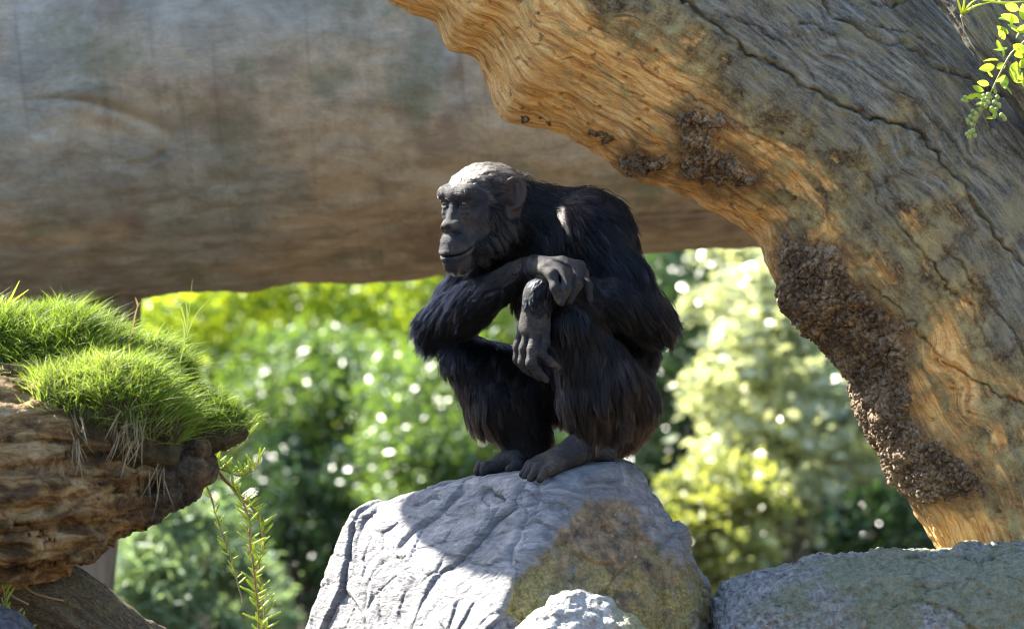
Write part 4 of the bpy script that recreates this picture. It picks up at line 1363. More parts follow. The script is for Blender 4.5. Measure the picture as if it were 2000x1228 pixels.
    dd = dd + 0.45 * flow + 0.10 * RNG.normal(size=(NS, 3))
    dd = dd - nn * (dd * nn).sum(1, keepdims=True)
    dd /= np.linalg.norm(dd, axis=1, keepdims=True) + 1e-9
    L0 = np.array([p[4] for p in PRIMS], float)
    Lv = L0[who]
    for _ in range(6):
        acc = Lv.copy(); c = np.ones(len(Lv))
        for k in range(4):
            np.add.at(acc, Q[:, k], Lv[Q[:, (k + 1) % 4]]); np.add.at(c, Q[:, k], 1)
        Lv = acc / c
    rr = regions[pr]
    fz = rr == 'face'
    L = np.maximum(Lv[Q[pick, 0]], 4) * U * (0.6 + 0.55 * RNG.random(NS)) * (1 + 0.25 * fbm(rootp * 30, 2, 91))
    L[fz] = (4 + 5 * RNG.random(fz.sum())) * U
    lift = 0.20 + 0.16 * RNG.random(NS)
    lift[fz] = 0.5
    lift[np.isin(rr, ['scalp', 'brow'])] += 0.14 + 0.25 * RNG.random(np.isin(rr, ['scalp', 'brow']).sum())
    nape = np.isin(rr, ['scalp']) & (to_px(rootp)[:, 0] > 1015)
    lift[nape] += 0.25
    wisp = nape & (RNG.random(NS) > 0.86)
    L[wisp] *= 2.3; lift[wisp] += 0.9
    stray = (RNG.random(NS) > 0.985) & (rr == 'body')
    L[stray] *= 1.5; lift[stray] += 0.35
    tdir = dd + nn * lift[:, None]
    tdir /= np.linalg.norm(tdir, axis=1, keepdims=True)
    k = 5
    t = np.linspace(0, 1, k)
    pts = rootp[:, None, :] - 0.0015 * nn[:, None, :] + (L[:, None] * t)[:, :, None] * tdir[:, None, :]
    pts += (t ** 2)[None, :, None] * (L * 0.22)[:, None, None] * (DOWN + 0 * nn)[:, None, :]
    pts -= (t ** 2)[None, :, None] * (L * lift * 0.45)[:, None, None] * nn[:, None, :]
    # locks: strands lean towards the tip of a shared guide strand
    ng = NS // 26
    kd = kdtree.KDTree(ng)
    for i in range(ng): kd.insert(rootp[i], i)
    kd.balance()
    gi = np.array([kd.find(p)[1] for p in rootp])
    off = pts[gi] - pts
    same = (np.linalg.norm(off[:, 0], axis=1) < 0.022)[:, None, None]
    clump = (0.40 + 0.50 * RNG.random(NS))[:, None, None] * (t ** 1.3)[None, :, None]
    pts = pts + np.where(same, off * clump, 0)
    pts += (t[None, :, None]) * 0.0012 * RNG.normal(size=(NS, k, 3))
    # colour of each strand
    q = to_px(rootp)
    tint = np.zeros((NS, 3))
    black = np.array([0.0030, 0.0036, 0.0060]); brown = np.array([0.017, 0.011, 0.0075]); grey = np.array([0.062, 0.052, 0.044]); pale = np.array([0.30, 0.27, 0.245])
    tint[:] = black
    leg = sstep(640, 860, q[:, 1]) * (0.5 + 0.7 * fbm(rootp * 9, 3, 8))
    shoulder = sstep(0.25, 0.5, fbm(rootp * 8 + 4, 3, 44)) * 0.5
    f = np.clip(np.maximum(leg, shoulder * (rr == 'body')), 0, 0.85)[:, None]
    tint = tint * (1 - f) + brown * f
    hd = np.isin(rr, ['scalp', 'brow', 'cheek', 'chin', 'ridge'])
    g = np.where(hd, 0.22 + 0.5 * RNG.random(NS), 0.0)
    g[rr == 'chin'] = 0.5 + 0.8 * RNG.random((rr == 'chin').sum())
    g[rr == 'brow'] = 0.25 + 0.5 * RNG.random((rr == 'brow').sum())
    g += (RNG.random(NS) > 0.94) * 0.30
    g = np.clip(g, 0, 1)[:, None]
    tint = tint * (1 - g) + grey * g
    sun_crown = (np.isin(rr, ['scalp', 'brow', 'ridge']) & (RNG.random(NS) > 0.25) & (q[:, 1] < 352 + 14 * RNG.normal(size=NS)))[:, None]  # strands on the crown painted pale as if sunlit
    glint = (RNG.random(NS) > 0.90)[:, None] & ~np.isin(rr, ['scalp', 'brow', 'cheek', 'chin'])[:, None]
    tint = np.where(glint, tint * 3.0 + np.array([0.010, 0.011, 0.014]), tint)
    ch_ = (rr == 'chin')[:, None]
    tint = np.where(ch_, pale * (0.5 + 0.8 * RNG.random(NS))[:, None], tint)
    tint = np.where(sun_crown, pale * (0.5 + 0.6 * RNG.random(NS))[:, None], tint)
    lock = np.exp(0.55 * RNG.normal(size=NS))[gi][:, None]
    tint = np.clip(tint * lock, 0.001, 0.7)
    cu = bpy.data.hair_curves.new('fur')
    cu.add_curves([k] * NS)
    cu.attributes['position'].data.foreach_set('vector', np.ascontiguousarray(pts - base, dtype=np.float32).ravel())
    rad = np.array([0.72, 0.72, 0.62, 0.42, 0.08]) * 0.001
    thick = np.where(hd, 0.75, 1.0)[:, None] * (0.75 + 0.5 * RNG.random(NS))[:, None]
    ra = cu.attributes.get('radius') or cu.attributes.new('radius', 'FLOAT', 'POINT')
    ra.data.foreach_set('value', (rad[None, :] * thick).astype(np.float32).ravel())
    ca_ = cu.attributes.new('tint', 'FLOAT_COLOR', 'CURVE')
    ca_.data.foreach_set('color', np.concatenate([tint, np.ones((NS, 1))], 1).astype(np.float32).ravel())
    fm = N('chimp_fur')
    fm.n.remove(fm.bsdf)
    hb = fm.n.new('ShaderNodeBsdfHairPrincipled')
    hb.parametrization = 'COLOR'
    at = fm.n.new('ShaderNodeAttribute'); at.attribute_name = 'tint'
    fm.link(at.outputs['Color'], hb.inputs['Color'])
    hb.inputs['Roughness'].default_value = 0.32
    hb.inputs['IOR'].default_value = 1.26
    hb.inputs['Radial Roughness'].default_value = 0.5
    fm.link(hb.outputs[0], fm.out.inputs['Surface'])
    fo = link('fur', cu, fm.m, root)
    tag(fo, kind='stuff')
    return root
chimp()
# ================================================================== the mossy log on the left
def mat_rotten(name='rotten_log', warm=1.0):
    m = N(name); p = m.pos()
    g = m.noise(m.map(p, (8, 14, 22)), 1.0, 8, 0.7, 0.8)
    b = m.noise(p, 9, 6, 0.66); f = m.noise(p, 70, 5, 0.7)
    c = m.ramp(g, [(0.33, (0.025, 0.017, 0.010)), (0.44, (0.14, 0.080, 0.033)), (0.56, (0.36, 0.235, 0.105)), (0.70, (0.56, 0.44, 0.27))])
    c = m.mix(m.ramp(b, [(0.52, 0.0), (0.66, 0.8)]), c, (0.05, 0.036, 0.022))
    c = m.mix(m.ramp(m.noise(p, 15, 5, 0.7), [(0.60, 0.0), (0.72, 0.8)]), c, (0.24, 0.215, 0.06))
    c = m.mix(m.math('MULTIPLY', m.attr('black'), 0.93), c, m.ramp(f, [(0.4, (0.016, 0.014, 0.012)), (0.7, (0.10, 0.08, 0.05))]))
    h = m.math('ADD', m.math('MULTIPLY', g, 1.4), m.math('ADD', f, b))
    return m.done(c, 0.85, m.bump(h, 0.9, 0.02), 0.3)

def blades(roots, dirs, length, width, bend, seg=4, rng=RNG, down=0.6):
    """curved tapering grass blades -> verts, quads"""
    n = len(roots)
    t = np.linspace(0, 1, seg + 1)
    dirs = dirs / np.linalg.norm(dirs, axis=1, keepdims=True)
    side = np.cross(dirs, rng.normal(size=(n, 3))); side /= np.linalg.norm(side, axis=1, keepdims=True)
    bd = rng.normal(size=(n, 3)) * np.array([1, 1, 0.2]); bd[:, 2] -= down
    pos = roots[:, None, :] + (length[:, None] * t)[:, :, None] * dirs[:, None, :] + (t ** 2)[None, :, None] * (length * bend)[:, None, None] * bd[:, None, :]
    w = width[:, None] * (1 - t ** 1.6 * 0.94)[None, :]
    V = np.stack([pos - side[:, None, :] * w[:, :, None], pos + side[:, None, :] * w[:, :, None]], 2)
    V = V.reshape(-1, 3)
    k = (seg + 1) * 2
    q = np.array([[2 * i, 2 * i + 1, 2 * i + 3, 2 * i + 2] for i in range(seg)])
    F = (np.arange(n) * k)[:, None, None] + q[None]
    return V, F.reshape(-1, 4), np.repeat(np.arange(n), k), np.tile(np.repeat(t, 2), n)

def mat_grass():
    m = N('fine_grass')
    r = m.attr('lr'); t = m.attr('along')
    green = m.ramp(r, [(0.0, (0.028, 0.075, 0.012)), (0.55, (0.075, 0.16, 0.02)), (0.85, (0.17, 0.25, 0.035)), (1.0, (0.34, 0.33, 0.12))])
    c = m.mix(m.ramp(t, [(0.0, 1.0), (0.25, 0.0)]), green, (0.14, 0.11, 0.05))
    m.done(c, 0.5, None, 0.3)
    tr = m.n.new('ShaderNodeBsdfTranslucent'); m.link(m.mix(0.55, c, (0.36, 0.50, 0.04)), tr.inputs[0])
    mx = m.n.new('ShaderNodeMixShader'); mx.inputs[0].default_value = 0.45
    m.link(m.bsdf.outputs[0], mx.inputs[1]); m.link(tr.outputs[0], mx.inputs[2]); m.link(mx.outputs[0], m.out.inputs['Surface'])
    return m.m

def mat_translucent(name, col, tcol, fac=0.4, rough=0.4):
    m = N(name); p = m.pos()
    n = m.noise(p, 60, 3)
    m.done(m.mix(n, tuple(c * 0.75 for c in col), tuple(min(1, c * 1.25) for c in col)), rough, None, 0.5)
    tr = m.n.new('ShaderNodeBsdfTranslucent'); tr.inputs[0].default_value = (*tcol, 1)
    mx = m.n.new('ShaderNodeMixShader'); mx.inputs[0].default_value = fac
    m.link(m.bsdf.outputs[0], mx.inputs[1]); m.link(tr.outputs[0], mx.inputs[2]); m.link(mx.outputs[0], m.out.inputs['Surface'])
    return m.m

MOUNDS = [((40, 735, -480), (200, 105, 100)), ((235, 775, -490), (135, 85, 80)), ((195, 815, -650), (138, 84, 66)), ((285, 850, -640), (75, 62, 60)), ((405, 842, -560), (66, 34, 45)), ((335, 830, -540), (70, 50, 50))]

def left_log():
    U = 1 / PXM
    lo, hi = P(-620, 1300, -900), P(470, 560, -250)
    f = Field(np.arange(lo[0], hi[0], 0.0065), np.arange(lo[1], hi[1], 0.0065), np.arange(lo[2], hi[2], 0.0065))
    ch = [(-600, 980, -560, 230), (-250, 960, -560, 215), (0, 935, -560, 195), (110, 910, -560, 165), (215, 900, -570, 122), (285, 925, -575, 80), (335, 925, -575, 58), (366, 922, -575, 36)]
    for a, b in zip(ch[:-1], ch[1:]):
        f.cone(P(*a[:3]), P(*b[:3]), a[3] * U, b[3] * U, 40 * U)
    f.cone(P(-80, 1080, -640), P(140, 1035, -640), 46 * U, 40 * U, 30 * U)
    f.cone(P(140, 1035, -640), P(275, 985, -610), 40 * U, 24 * U, 30 * U)
    for chn, r in (([(-100, 850, -790), (60, 815, -770), (150, 790, -740)], 7), ([(-100, 950, -800), (60, 940, -780), (180, 900, -720)], 14), ([(20, 1010, -770), (150, 985, -720), (300, 940, -650)], 16), ([(60, 870, -775), (140, 850, -740)], 14)):
        for a, b in zip(chn[:-1], chn[1:]):
            f.cone(P(*a), P(*b), r * U, r * U, 12 * U, True)
    V, F = f.mesh(); V = smooth_mesh(V, F, 2)
    n = vnormals(V, F)
    q = V * np.array([4, 9, 26])
    V = V + n * (0.034 * fbm(V * 7, 5, 121, 0.6) + 0.014 * fbm(q, 4, 123) + 0.022 * ridged(V * np.array([7, 14, 22]), 4, 127))[:, None]
    fh, fe = facet(V * np.array([2.2, 8, 11]) + 0.4 * fbm(V * 6, 2, 124)[:, None], 125)
    V = V + vnormals(V, F) * (0.016 * fh - 0.008 * np.exp(-(fe / 0.05) ** 2))[:, None]
    px = to_px(V)
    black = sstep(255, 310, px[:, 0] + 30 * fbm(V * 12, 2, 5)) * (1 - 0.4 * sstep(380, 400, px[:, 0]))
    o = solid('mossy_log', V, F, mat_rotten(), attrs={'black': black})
    tag(o, 'rotting brown log jutting in from the left, topped with green grass', 'log')
    # soil mounds
    lo, hi = P(-200, 1000, -800), P(520, 580, -300)
    f = Field(np.arange(lo[0], hi[0], 0.007), np.arange(lo[1], hi[1], 0.007), np.arange(lo[2], hi[2], 0.007))
    for c, r in MOUNDS:
        f.ell(P(*c), np.array([r[0], r[2], r[1]]) * U, None, 0.03)
    TV, TF = f.mesh()
    tn = vnormals(TV, TF)
    TV = TV + tn * (0.02 * fbm(TV * 14, 3, 131) + 0.014 * ridged(TV * 24, 3, 133))[:, None]
    s = N('dark_turf'); p = s.pos()
    sm = s.done(s.ramp(s.noise(p, 40, 5, 0.7), [(0.35, (0.022, 0.020, 0.010)), (0.7, (0.075, 0.060, 0.032))]), 0.95, s.bump(s.noise(p, 80, 4), 0.8, 0.01), 0.2)
    solid('turf', TV, TF, sm, o)
    # ---- grass
    rng = np.random.default_rng(5)
    ctr = TV[TF].mean(1); fn = tn[TF[:, 0]]
    px = to_px(ctr)
    w = np.where((fn[:, 2] > -0.25) & (fn[:, 1] < 0.75), 0.25 + np.clip(fn[:, 2], 0, 1), 0)
    w *= sstep(-0.55, 0.1, fbm(ctr * 9, 3, 17) + 0.25)
    n = 22000
    pk = rng.choice(len(TF), n, p=w / w.sum())
    rt = ctr[pk] + rng.normal(size=(n, 3)) * 0.003
    nn = fn[pk]
    lean = np.stack([fbm(rt * 11, 2, 7), fbm(rt * 11, 2, 8), 0 * rt[:, 0]], 1)
    dr = nn * 0.5 + np.array([0.18, -0.10, 0.85]) + 0.75 * lean + 0.28 * rng.normal(size=(n, 3))
    L = (32 + 36 * rng.random(n)) * U * (0.75 + 0.5 * (fbm(rt * 7, 2, 9) + 0.5))
    fr = sstep(-0.62, -0.74, rt[:, 1])
    V, F, who, t = blades(rt, dr, L, (0.0008 + 0.0007 * rng.random(n)), 0.25 + 0.25 * rng.random(n), 4, rng)
    pq = to_px(rt)
    bright = sstep(-520, -640, rt[:, 1] * PXM) * 0.45 + 0.25 * sstep(0.0, 0.5, fbm(rt * 5, 2, 19))
    lr = np.clip(0.0 + 0.45 * rng.random(n) + 0.9 * bright, 0, 1)
    lr[rng.random(n) > 0.84] = 1.0
    L[rng.random(n) > 0.96] *= 1.45
    gm = mat_grass()
    tag(solid('grass', V, F, gm, None, smooth=False, attrs={'lr': lr[who], 'along': t}), 'tufts of fine green grass growing on the rotting log', 'grass', kind='stuff')
    # ---- dry straw hanging from the turf
    n = 620
    mask = (fn[:, 2] < 0.15) & (fn[:, 1] < 0.2) & (px[:, 0] > 110) & (px[:, 0] < 330) & (fbm(ctr * 15, 2, 63) > -0.05)
    idx = np.nonzero(mask)[0]
    pk = rng.choice(idx, n)
    rt = ctr[pk]
    cl = np.stack([fbm(rt * 16, 2, 27), 0 * rt[:, 0] - 0.25, 0 * rt[:, 0] - 0.9], 1)
    V, F, who, t = blades(rt, fn[pk] * 0.45 + cl + 0.25 * rng.normal(size=(n, 3)), (26 + 60 * rng.random(n)) * U, 0.0009 + 0.0009 * rng.random(n), 0.3 * rng.random(n), 4, rng)
    d = N('dry_straw'); dm = d.done(d.ramp(d.attr('lr'), [(0, (0.13, 0.085, 0.04)), (1, (0.42, 0.32, 0.18))]), 0.7, None, 0.3)
    tag(solid('dry_grass', V, F, dm, None, smooth=False, attrs={'lr': rng.random(n)[who]}), 'dry straw hanging below the grass tufts', 'dry grass', kind='stuff')
    return gm, dm

def single_blades(name, label, cat, base, specs, mat, part='blade', w=0.0015, group=None):
    """a few separately visible blades, each a part of its own; specs: list of px polylines"""
    root = empty(name, base)
    tag(root, label, cat, group)
    for pts in specs:
        path = catmull(PA(pts), 10)
        T = np.gradient(path, axis=0); T /= np.linalg.norm(T, axis=1, keepdims=True)
        sd = np.cross(T, np.array([0.25, -1.0, 0.1])); sd /= np.linalg.norm(sd, axis=1, keepdims=True)
        nm = np.cross(sd, T)
        ww = w * (1 - np.linspace(0, 1, 10) ** 2 * 0.92)
        V = np.stack([path - sd * ww[:, None], path + nm * ww[:, None] * 0.5, path + sd * ww[:, None]], 1).reshape(-1, 3)
        solid(part, V, grid_faces(10, 3), mat, root, attrs={'lr': np.full(len(V), 0.9), 'along': np.full(len(V), 0.7)})
    return root

LEAF_ME = {}
def succulent(label, stem_px, leafspec, mats, group, seed, r=0.0032, leaf_len=24):
    """a trailing stem with finger-like fleshy leaves"""
    rng = np.random.default_rng(seed)
    path = catmull(PA(stem_px), 70)
    path = path + 0.0035 * np.stack([fbm(np.stack([np.arange(70) * 0.14, 0 * np.arange(70), 0 * np.arange(70) + s], 1), 2, seed + s) for s in range(3)], 1)
    base = path[0].copy()
    root = empty('trailing_succulent', base)
    tag(root, label, 'plant', group)
    rad = r * (1 - 0.45 * np.linspace(0, 1, 70)) * (1 + 0.25 * (np.sin(np.arange(70) * 1.05) > 0.8))
    v, f = tube(path, rad, 8)
    solid('stem', v, f, mats[0], root)
    if 'finger' not in LEAF_ME:
        t = np.linspace(0, 1, 7)
        pth = np.stack([t, 0 * t, 0.18 * t ** 2], 1)
        v, f = tube(pth, np.array([0.05, 0.085, 0.10, 0.105, 0.10, 0.085, 0.045]), 7)
        LEAF_ME['finger'] = new_mesh('leaf', v, f)
        LEAF_ME['finger'].materials.append(mats[1])
    n0, n1, count = leafspec
    for i in range(count):
        k = int(np.clip(n0 + (n1 - n0) * (i + rng.random() * 0.8) / count, 0, 69))
        o = link('leaf', LEAF_ME['finger'], None, root)
        T = path[min(k + 1, 69)] - path[max(k - 1, 0)]; T /= np.linalg.norm(T)
        a = rng.random() * 2 * np.pi
        dr = np.array([math.cos(a), -0.45 * abs(math.sin(a)) + 0.15, 0.55 + 0.5 * rng.random()]) + 0.25 * T
        o.location = Vector(path[k] - base)
        o.rotation_euler = Vector(dr).to_track_quat('X', 'Z').to_euler()
        L = leaf_len / PXM * (0.55 + 0.8 * rng.random())
        o.scale = (L * 1.1, L * 0.72, L * 0.72)
    return root

def plants():
    gm, dm = left_log()
    U = 1 / PXM
    stem = mat_translucent('reddish_stem', (0.30, 0.15, 0.07), (0.3, 0.12, 0.04), 0.1)
    drys = mat_translucent('dry_stem', (0.28, 0.22, 0.13), (0.2, 0.14, 0.06), 0.1)
    flesh = mat_translucent('fleshy_leaf', (0.32, 0.40, 0.06), (0.55, 0.64, 0.06), 0.40, 0.35)
    G = 'succulent stems trailing from the rotting log'
    succulent('reddish trailing stem with fleshy yellow-green leaves, longest of the hanging stems', [(405, 890, -460), (440, 935, -490), (470, 970, -500), (486, 1020, -505), (492, 1090, -510), (500, 1160, -510), (506, 1260, -510)], (14, 69, 60), (stem, flesh), G, 31)
    succulent('thin trailing stem with fleshy leaves twisting beside the longest hanging stem', [(410, 900, -440), (450, 950, -460), (500, 1000, -480), (514, 1050, -485), (508, 1110, -490), (516, 1180, -490), (520, 1250, -490)], (18, 69, 54), (stem, flesh), G, 32, 0.0026)
    succulent('dry thin hanging stem with few leaves, nearest to the rotting log', [(395, 930, -420), (420, 1000, -430), (445, 1070, -435), (462, 1130, -435), (476, 1180, -435)], (6, 60, 26), (drys, flesh), G, 33, 0.0024, 16)
    succulent('short leafy sprig sticking out from the end of the rotting log', [(390, 905, -420), (430, 915, -440), (470, 930, -450), (500, 915, -460), (508, 890, -460)], (8, 69, 34), (drys, flesh), G, 34, 0.0022, 22)
    succulent('leafy sprig bending upwards at the end of the rotting log', [(400, 880, -400), (440, 880, -420), (478, 860, -430), (492, 820, -430)], (6, 69, 30), (drys, flesh), G, 35, 0.002, 22)
    G2 = 'succulent sprigs in the lower corner'
    succulent('yellow-green sprig rising in front of the broken branch at the picture\'s lower corner', [(-20, 1240, -620), (5, 1200, -640), (8, 1160, -640), (2, 1140, -640)], (4, 69, 22), (stem, flesh), G2, 36, 0.0026, 20)
    succulent('yellow-green sprig lying over the dark stone at the lower corner', [(-10, 1190, -650), (20, 1205, -660), (40, 1225, -660), (70, 1250, -660)], (4, 69, 26), (stem, flesh), G2, 37, 0.0026, 22)
    # wispy stems standing above the grass
    wis = mat_translucent('wispy_blade', (0.14, 0.18, 0.07), (0.24, 0.30, 0.07), 0.4)
    tan = mat_translucent('tan_stalk', (0.30, 0.24, 0.13), (0.3, 0.22, 0.08), 0.3)
    GS = 'tall wispy stems on the rotting log'
    single_blades('wispy_grass', 'tall pale grass stem with arching blades right of the grass mounds', 'grass', P(340, 730, -560),
                  [[(345, 735, -560), (362, 660, -560), (370, 600, -560), (376, 545, -560)], [(362, 660, -560), (385, 610, -560), (430, 565, -560)], [(364, 640, -560), (350, 595, -570), (318, 592, -575)],
                   [(360, 665, -560), (355, 625, -565), (322, 612, -570)], [(366, 620, -560), (362, 590, -560), (345, 583, -560)]], wis, group=GS)
    single_blades('wispy_grass', 'tan forked stalk standing on the grass mound under the post', 'grass', P(246, 690, -520),
                  [[(246, 690, -520), (258, 640, -520), (270, 595, -520), (286, 590, -520)], [(270, 598, -520), (264, 580, -520)], [(232, 690, -520), (228, 655, -520), (215, 635, -520)]], tan, w=0.0028, group=GS)
    single_blades('wispy_grass', 'short pale spiky blades between the stalk and the arching stem', 'grass', P(290, 700, -540),
                  [[(290, 700, -540), (286, 660, -540), (280, 635, -540)], [(310, 700, -540), (304, 660, -540), (300, 634, -540)], [(320, 720, -540), (318, 680, -540), (328, 655, -540)], [(330, 730, -540), (350, 700, -540), (375, 690, -540)]], wis, group=GS)
    single_blades('grass_tuft', 'bright yellow-green grass tuft sunlit at the picture\'s left edge', 'grass', P(-8, 640, -430),
                  [[(-6, 640, -430), (12, 600, -430), (38, 548, -430)], [(-6, 640, -430), (18, 595, -430), (56, 565, -430)], [(-6, 630, -430), (14, 612, -430), (44, 606, -430)], [(-8, 640, -430), (10, 625, -430), (36, 630, -430)],
                   [(-10, 630, -430), (2, 590, -430), (6, 575, -430)], [(-8, 650, -430), (8, 618, -430), (15, 590, -430)], [(-10, 645, -430), (12, 632, -430), (24, 640, -430)]], mat_translucent('sunlit_blade', (0.36, 0.42, 0.05), (0.6, 0.66, 0.06), 0.5), w=0.0042)
    # ---- broken branch under the log, and the dark stone in the corner
    path = catmull(np.column_stack([PA([(-260, 1060, -480), (0, 1135, -480), (110, 1170, -480), (230, 1255, -470), (420, 1400, -450), (640, 1700, -430)]), [70, 66, 62, 60, 60, 62]]), 260)
    v, f = tube(path[:, :3], path[:, 3] * U, 72)
    vn = vnormals(v, f)
    along = np.repeat(np.linspace(0, 1.2, 262), 72); an = np.tile(np.linspace(0, 2 * np.pi, 72, endpoint=False), 262)
    gq = np.stack([along * 9, np.cos(an) * 5, np.sin(an) * 5], 1)
    v = v + vn * (0.016 * ridged(gq, 4, 141) + 0.010 * fbm(np.stack([along * 12, np.cos(an) * 12, np.sin(an) * 12], 1), 3, 143))[:, None]
    m = N('broken_branch_wood'); g = m.attr('grain', 'Vector')
    a = m.noise(m.map(g, (14, 6, 6)), 1.0, 7, 0.66, 0.8); b = m.noise(m.pos(), 26, 5, 0.7)
    c = m.ramp(a, [(0.32, (0.035, 0.025, 0.018)), (0.5, (0.14, 0.105, 0.065)), (0.66, (0.27, 0.22, 0.15))])
    c = m.mix(m.ramp(b, [(0.52, 0.0), (0.66, 0.7)]), c, (0.20, 0.19, 0.085))
    bm_ = m.done(c, 0.85, m.bump(a, 0.9, 0.012), 0.3)
    o = solid('broken_branch', v, f, bm_, attrs={'grain': gq})
    tag(o, 'dark broken branch sloping down below the rotting log', 'branch')
    tw = mat_translucent('tan_twig', (0.30, 0.21, 0.09), (0.2, 0.12, 0.04), 0.1)
    for lab, pts in (('thin tan twig lying across the broken branch', [(33, 1128, -570), (62, 1155, -575), (95, 1166, -580), (124, 1172, -580)]), ('thin brown twig beside the corner sprigs', [(10, 1148, -600), (25, 1164, -610), (40, 1172, -612), (56, 1180, -612)])):
        v, f = tube(catmull(PA(pts), 14), np.linspace(0.0032, 0.0022, 14), 7)
        tag(solid('twig', v, f, tw), lab, 'twig')
    e = Field(*[np.arange(a_, b_, 0.006) for a_, b_ in zip(P(-200, 1420, -800), P(110, 1170, -560))])
    e.ell(P(-40, 1300, -690), np.array([125, 80, 112]) * U, None, 0.02)
    v, f = e.mesh()
    v = grit(smooth_mesh(v, f, 1), f, [('fbm', 8, 0.015), ('ridge', 14, 0.006), ('fbm', 50, 0.005)], 71)
    tag(solid('stone', v, f, mat_gritty('dark_stone', (0.045, 0.045, 0.05), (0.13, 0.13, 0.14), (0.12, 0.13, 0.05)), attrs={'mossy': np.zeros(len(v))}), 'dark stone in the lower corner under the succulent sprigs', 'stone')

    # ---- leafy twig with green berries hanging in front of the trunk
    lm = mat_translucent('fresh_leaf', (0.22, 0.36, 0.03), (0.55, 0.68, 0.05), 0.5, 0.35)
    bm2 = mat_translucent('green_berry', (0.30, 0.38, 0.10), (0.4, 0.5, 0.1), 0.2, 0.3)
    st = mat_translucent('green_stem', (0.30, 0.32, 0.14), (0.3, 0.3, 0.1), 0.15)
    D = -330
    main = catmull(PA([(2035, 40, D + 30), (2000, 82, D + 10), (1975, 105, D), (1955, 140, D), (1938, 175, D), (1925, 205, D), (1908, 235, D), (1893, 280, D)]), 60)
    root = empty('leafy_twig', main[0])
    tag(root, 'leafy twig with clusters of green berries hanging before the grey trunk', 'twig')
    base = root_loc(root)
    v, f = tube(main, np.linspace(0.0030, 0.0010, 60), 7)
    solid('stem', v, f, st, root)
    # leaf mesh: pointed oval with a fold and a curl
    t = np.linspace(0, 1, 9); wv = np.sin(np.pi * t ** 0.85) ** 0.8 * 0.26
    LV = []
    for i, ti in enumerate(t):
        for s in (-1, -0.5, 0, 0.5, 1):
            LV.append([ti, s * wv[i], 0.10 * abs(s) * wv[i] * 2 - 0.16 * ti ** 2])
    lme = new_mesh('leaf', np.array(LV), grid_faces(9, 5)); lme.materials.append(lm)
    leaves = [(1958, 145, 35, -80), (1990, 45, 40, 150), (1985, 62, 34, 20), (1968, 92, 32, 200), (1978, 88, 40, -30), (1950, 118, 30, 175), (1943, 130, 32, 190), (1960, 112, 34, 100), (1972, 130, 36, -60), (1985, 120, 44, -100),
              (1995, 105, 38, -50), (1932, 166, 26, 165), (1922, 178, 26, 160), (1920, 192, 22, 150), (1932, 212, 24, -40), (1925, 232, 22, 10), (1908, 188, 24, 185), (1975, 150, 30, -20), (1998, 70, 36, -10), (2000, 40, 34, 100), (1962, 78, 24, 120),
              (1940, 150, 24, 140), (1996, 140, 34, -90), (1905, 205, 20, 20), (1990, 20, 34, 160), (1978, 30, 30, 200), (1996, 58, 34, 170), (1984, 76, 30, 60), (1970, 66, 28, 150), (1992, 92, 34, -20), (1980, 108, 32, 10), (1964, 124, 28, 210), (1990, 132, 34, 40), (1998, 118, 30, 120), (1952, 98, 24, 100), (1975, 50, 26, 90), (1946, 160, 22, 30), (1960, 168, 26, -40)]
    rng = np.random.default_rng(77)
    for x, y, L, deg in leaves:
        o = link('leaf', lme, None, root)
        o.location = Vector(P(x, y, D - 6 + 20 * rng.normal()) - base)
        a = math.radians(deg)
        dr = Vector((math.cos(a), -0.25 + 0.5 * rng.normal() * 0.5, math.sin(a))).normalized()
        q = dr.to_track_quat('X', 'Z')
        o.rotation_euler = (q @ Vector((1, 0, 0)).rotation_difference(Vector((1, 0, 0))) ).to_euler()
        o.rotation_euler.rotate_axis('X', 1.1 * rng.normal() + 0.9)
        o.scale = (L * U * 0.95,) * 3
    th = np.linspace(0, np.pi, 9); ph = np.linspace(0, 2 * np.pi, 12, endpoint=False)
    SV = np.array([[max(math.sin(a_), 0.02) * math.cos(p_), max(math.sin(a_), 0.02) * math.sin(p_), math.cos(a_) * 1.08] for a_ in th for p_ in ph])
    bme = new_mesh('berry', SV, grid_faces(9, 12, True)[:, ::-1]); bme.materials.append(bm2)
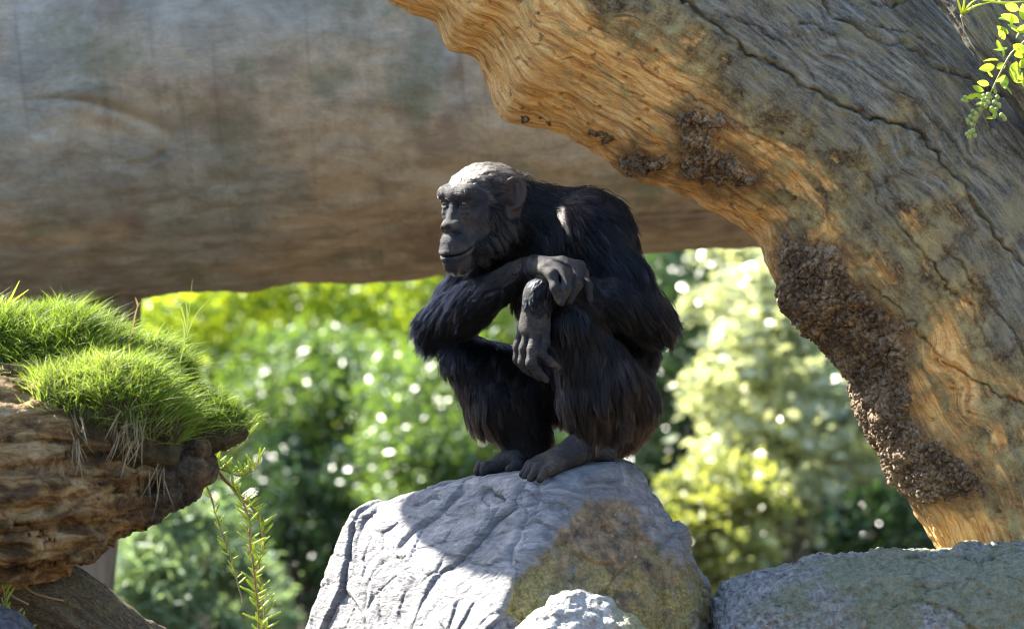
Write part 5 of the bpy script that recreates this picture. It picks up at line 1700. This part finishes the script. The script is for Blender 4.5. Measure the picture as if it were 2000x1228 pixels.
    centres = [(1940, 175), (1930, 185), (1944, 180), (1935, 190), (1948, 190), (1920, 195), (1930, 200), (1942, 200), (1951, 205), (1918, 205), (1925, 208), (1937, 212), (1946, 213), (1956, 225), (1942, 228), (1962, 232), (1952, 208), (1960, 228),
               (1900, 218), (1906, 222), (1895, 228), (1903, 232), (1892, 240), (1898, 243), (1908, 228), (1890, 235), (1885, 190), (1880, 196), (1887, 198), (1888, 262), (1894, 258), (1904, 265), (1900, 255), (1893, 268), (1928, 193), (1921, 188), (1915, 214)]
    for x, y in centres:
        o = link('berry', bme, None, root)
        w = P(x, y, D - 4 + 12 * rng.normal())
        o.location = Vector(w - base)
        r = (3.6 + 1.3 * rng.random()) * U
        o.scale = (r, r, r)
    SVs, SFs, off = [], [], 0
    for x, y in centres[::2]:
        w = P(x, y, D - 4)
        k = int(np.argmin(np.linalg.norm(main - (w + np.array([0.01, 0, 0.02])), axis=1)))
        v, f = tube(catmull([main[k], (main[k] + w) / 2 + np.array([0, 0, 0.004]), w], 6), 0.0007, 5)
        SVs.append(v); SFs.append(f + off); off += len(v)
    solid('berry_stalk', np.concatenate(SVs), np.concatenate(SFs), st, root)
    # tuft with dry roots on top of the trunk
    rt = empty('grass_tuft', P(1878, 20, -290))
    tag(rt, 'small bright tuft with dry dangling roots in a crack of the trunk', 'grass')
    sb = bpy.data.materials['sunlit_blade']
    b0 = root_loc(rt)
    def fan(part, specs, mat, w):
        for pts in specs:
            path = catmull(PA(pts), 9)
            v, f = tube(path, w * (1 - 0.8 * np.linspace(0, 1, 9) ** 2), 5)
            solid(part, v, f, mat, rt)
    fan('blade', [[(1880, 30, -290), (1872, 5, -300), (1866, -20, -300)], [(1880, 30, -290), (1884, 0, -300), (1888, -25, -300)], [(1880, 30, -290), (1895, 8, -300), (1915, -5, -300)], [(1882, 28, -290), (1905, 12, -300), (1940, 4, -310)], [(1884, 26, -290), (1895, 20, -300), (1900, 10, -300)],
                  [(1920, 0, -300), (1960, 6, -310), (2010, 2, -310)], [(1950, 2, -300), (1965, 10, -310), (1985, 8, -310)]], sb, 0.0030)
    fan('root', [[(1878, 30, -290), (1886, 50, -300), (1900, 68, -305), (1922, 96, -305)], [(1876, 30, -290), (1882, 55, -300), (1880, 85, -300)], [(1880, 32, -290), (1895, 55, -300), (1912, 75, -305)], [(1878, 30, -290), (1890, 40, -300), (1892, 55, -300)]], tan, 0.0016)
plants()
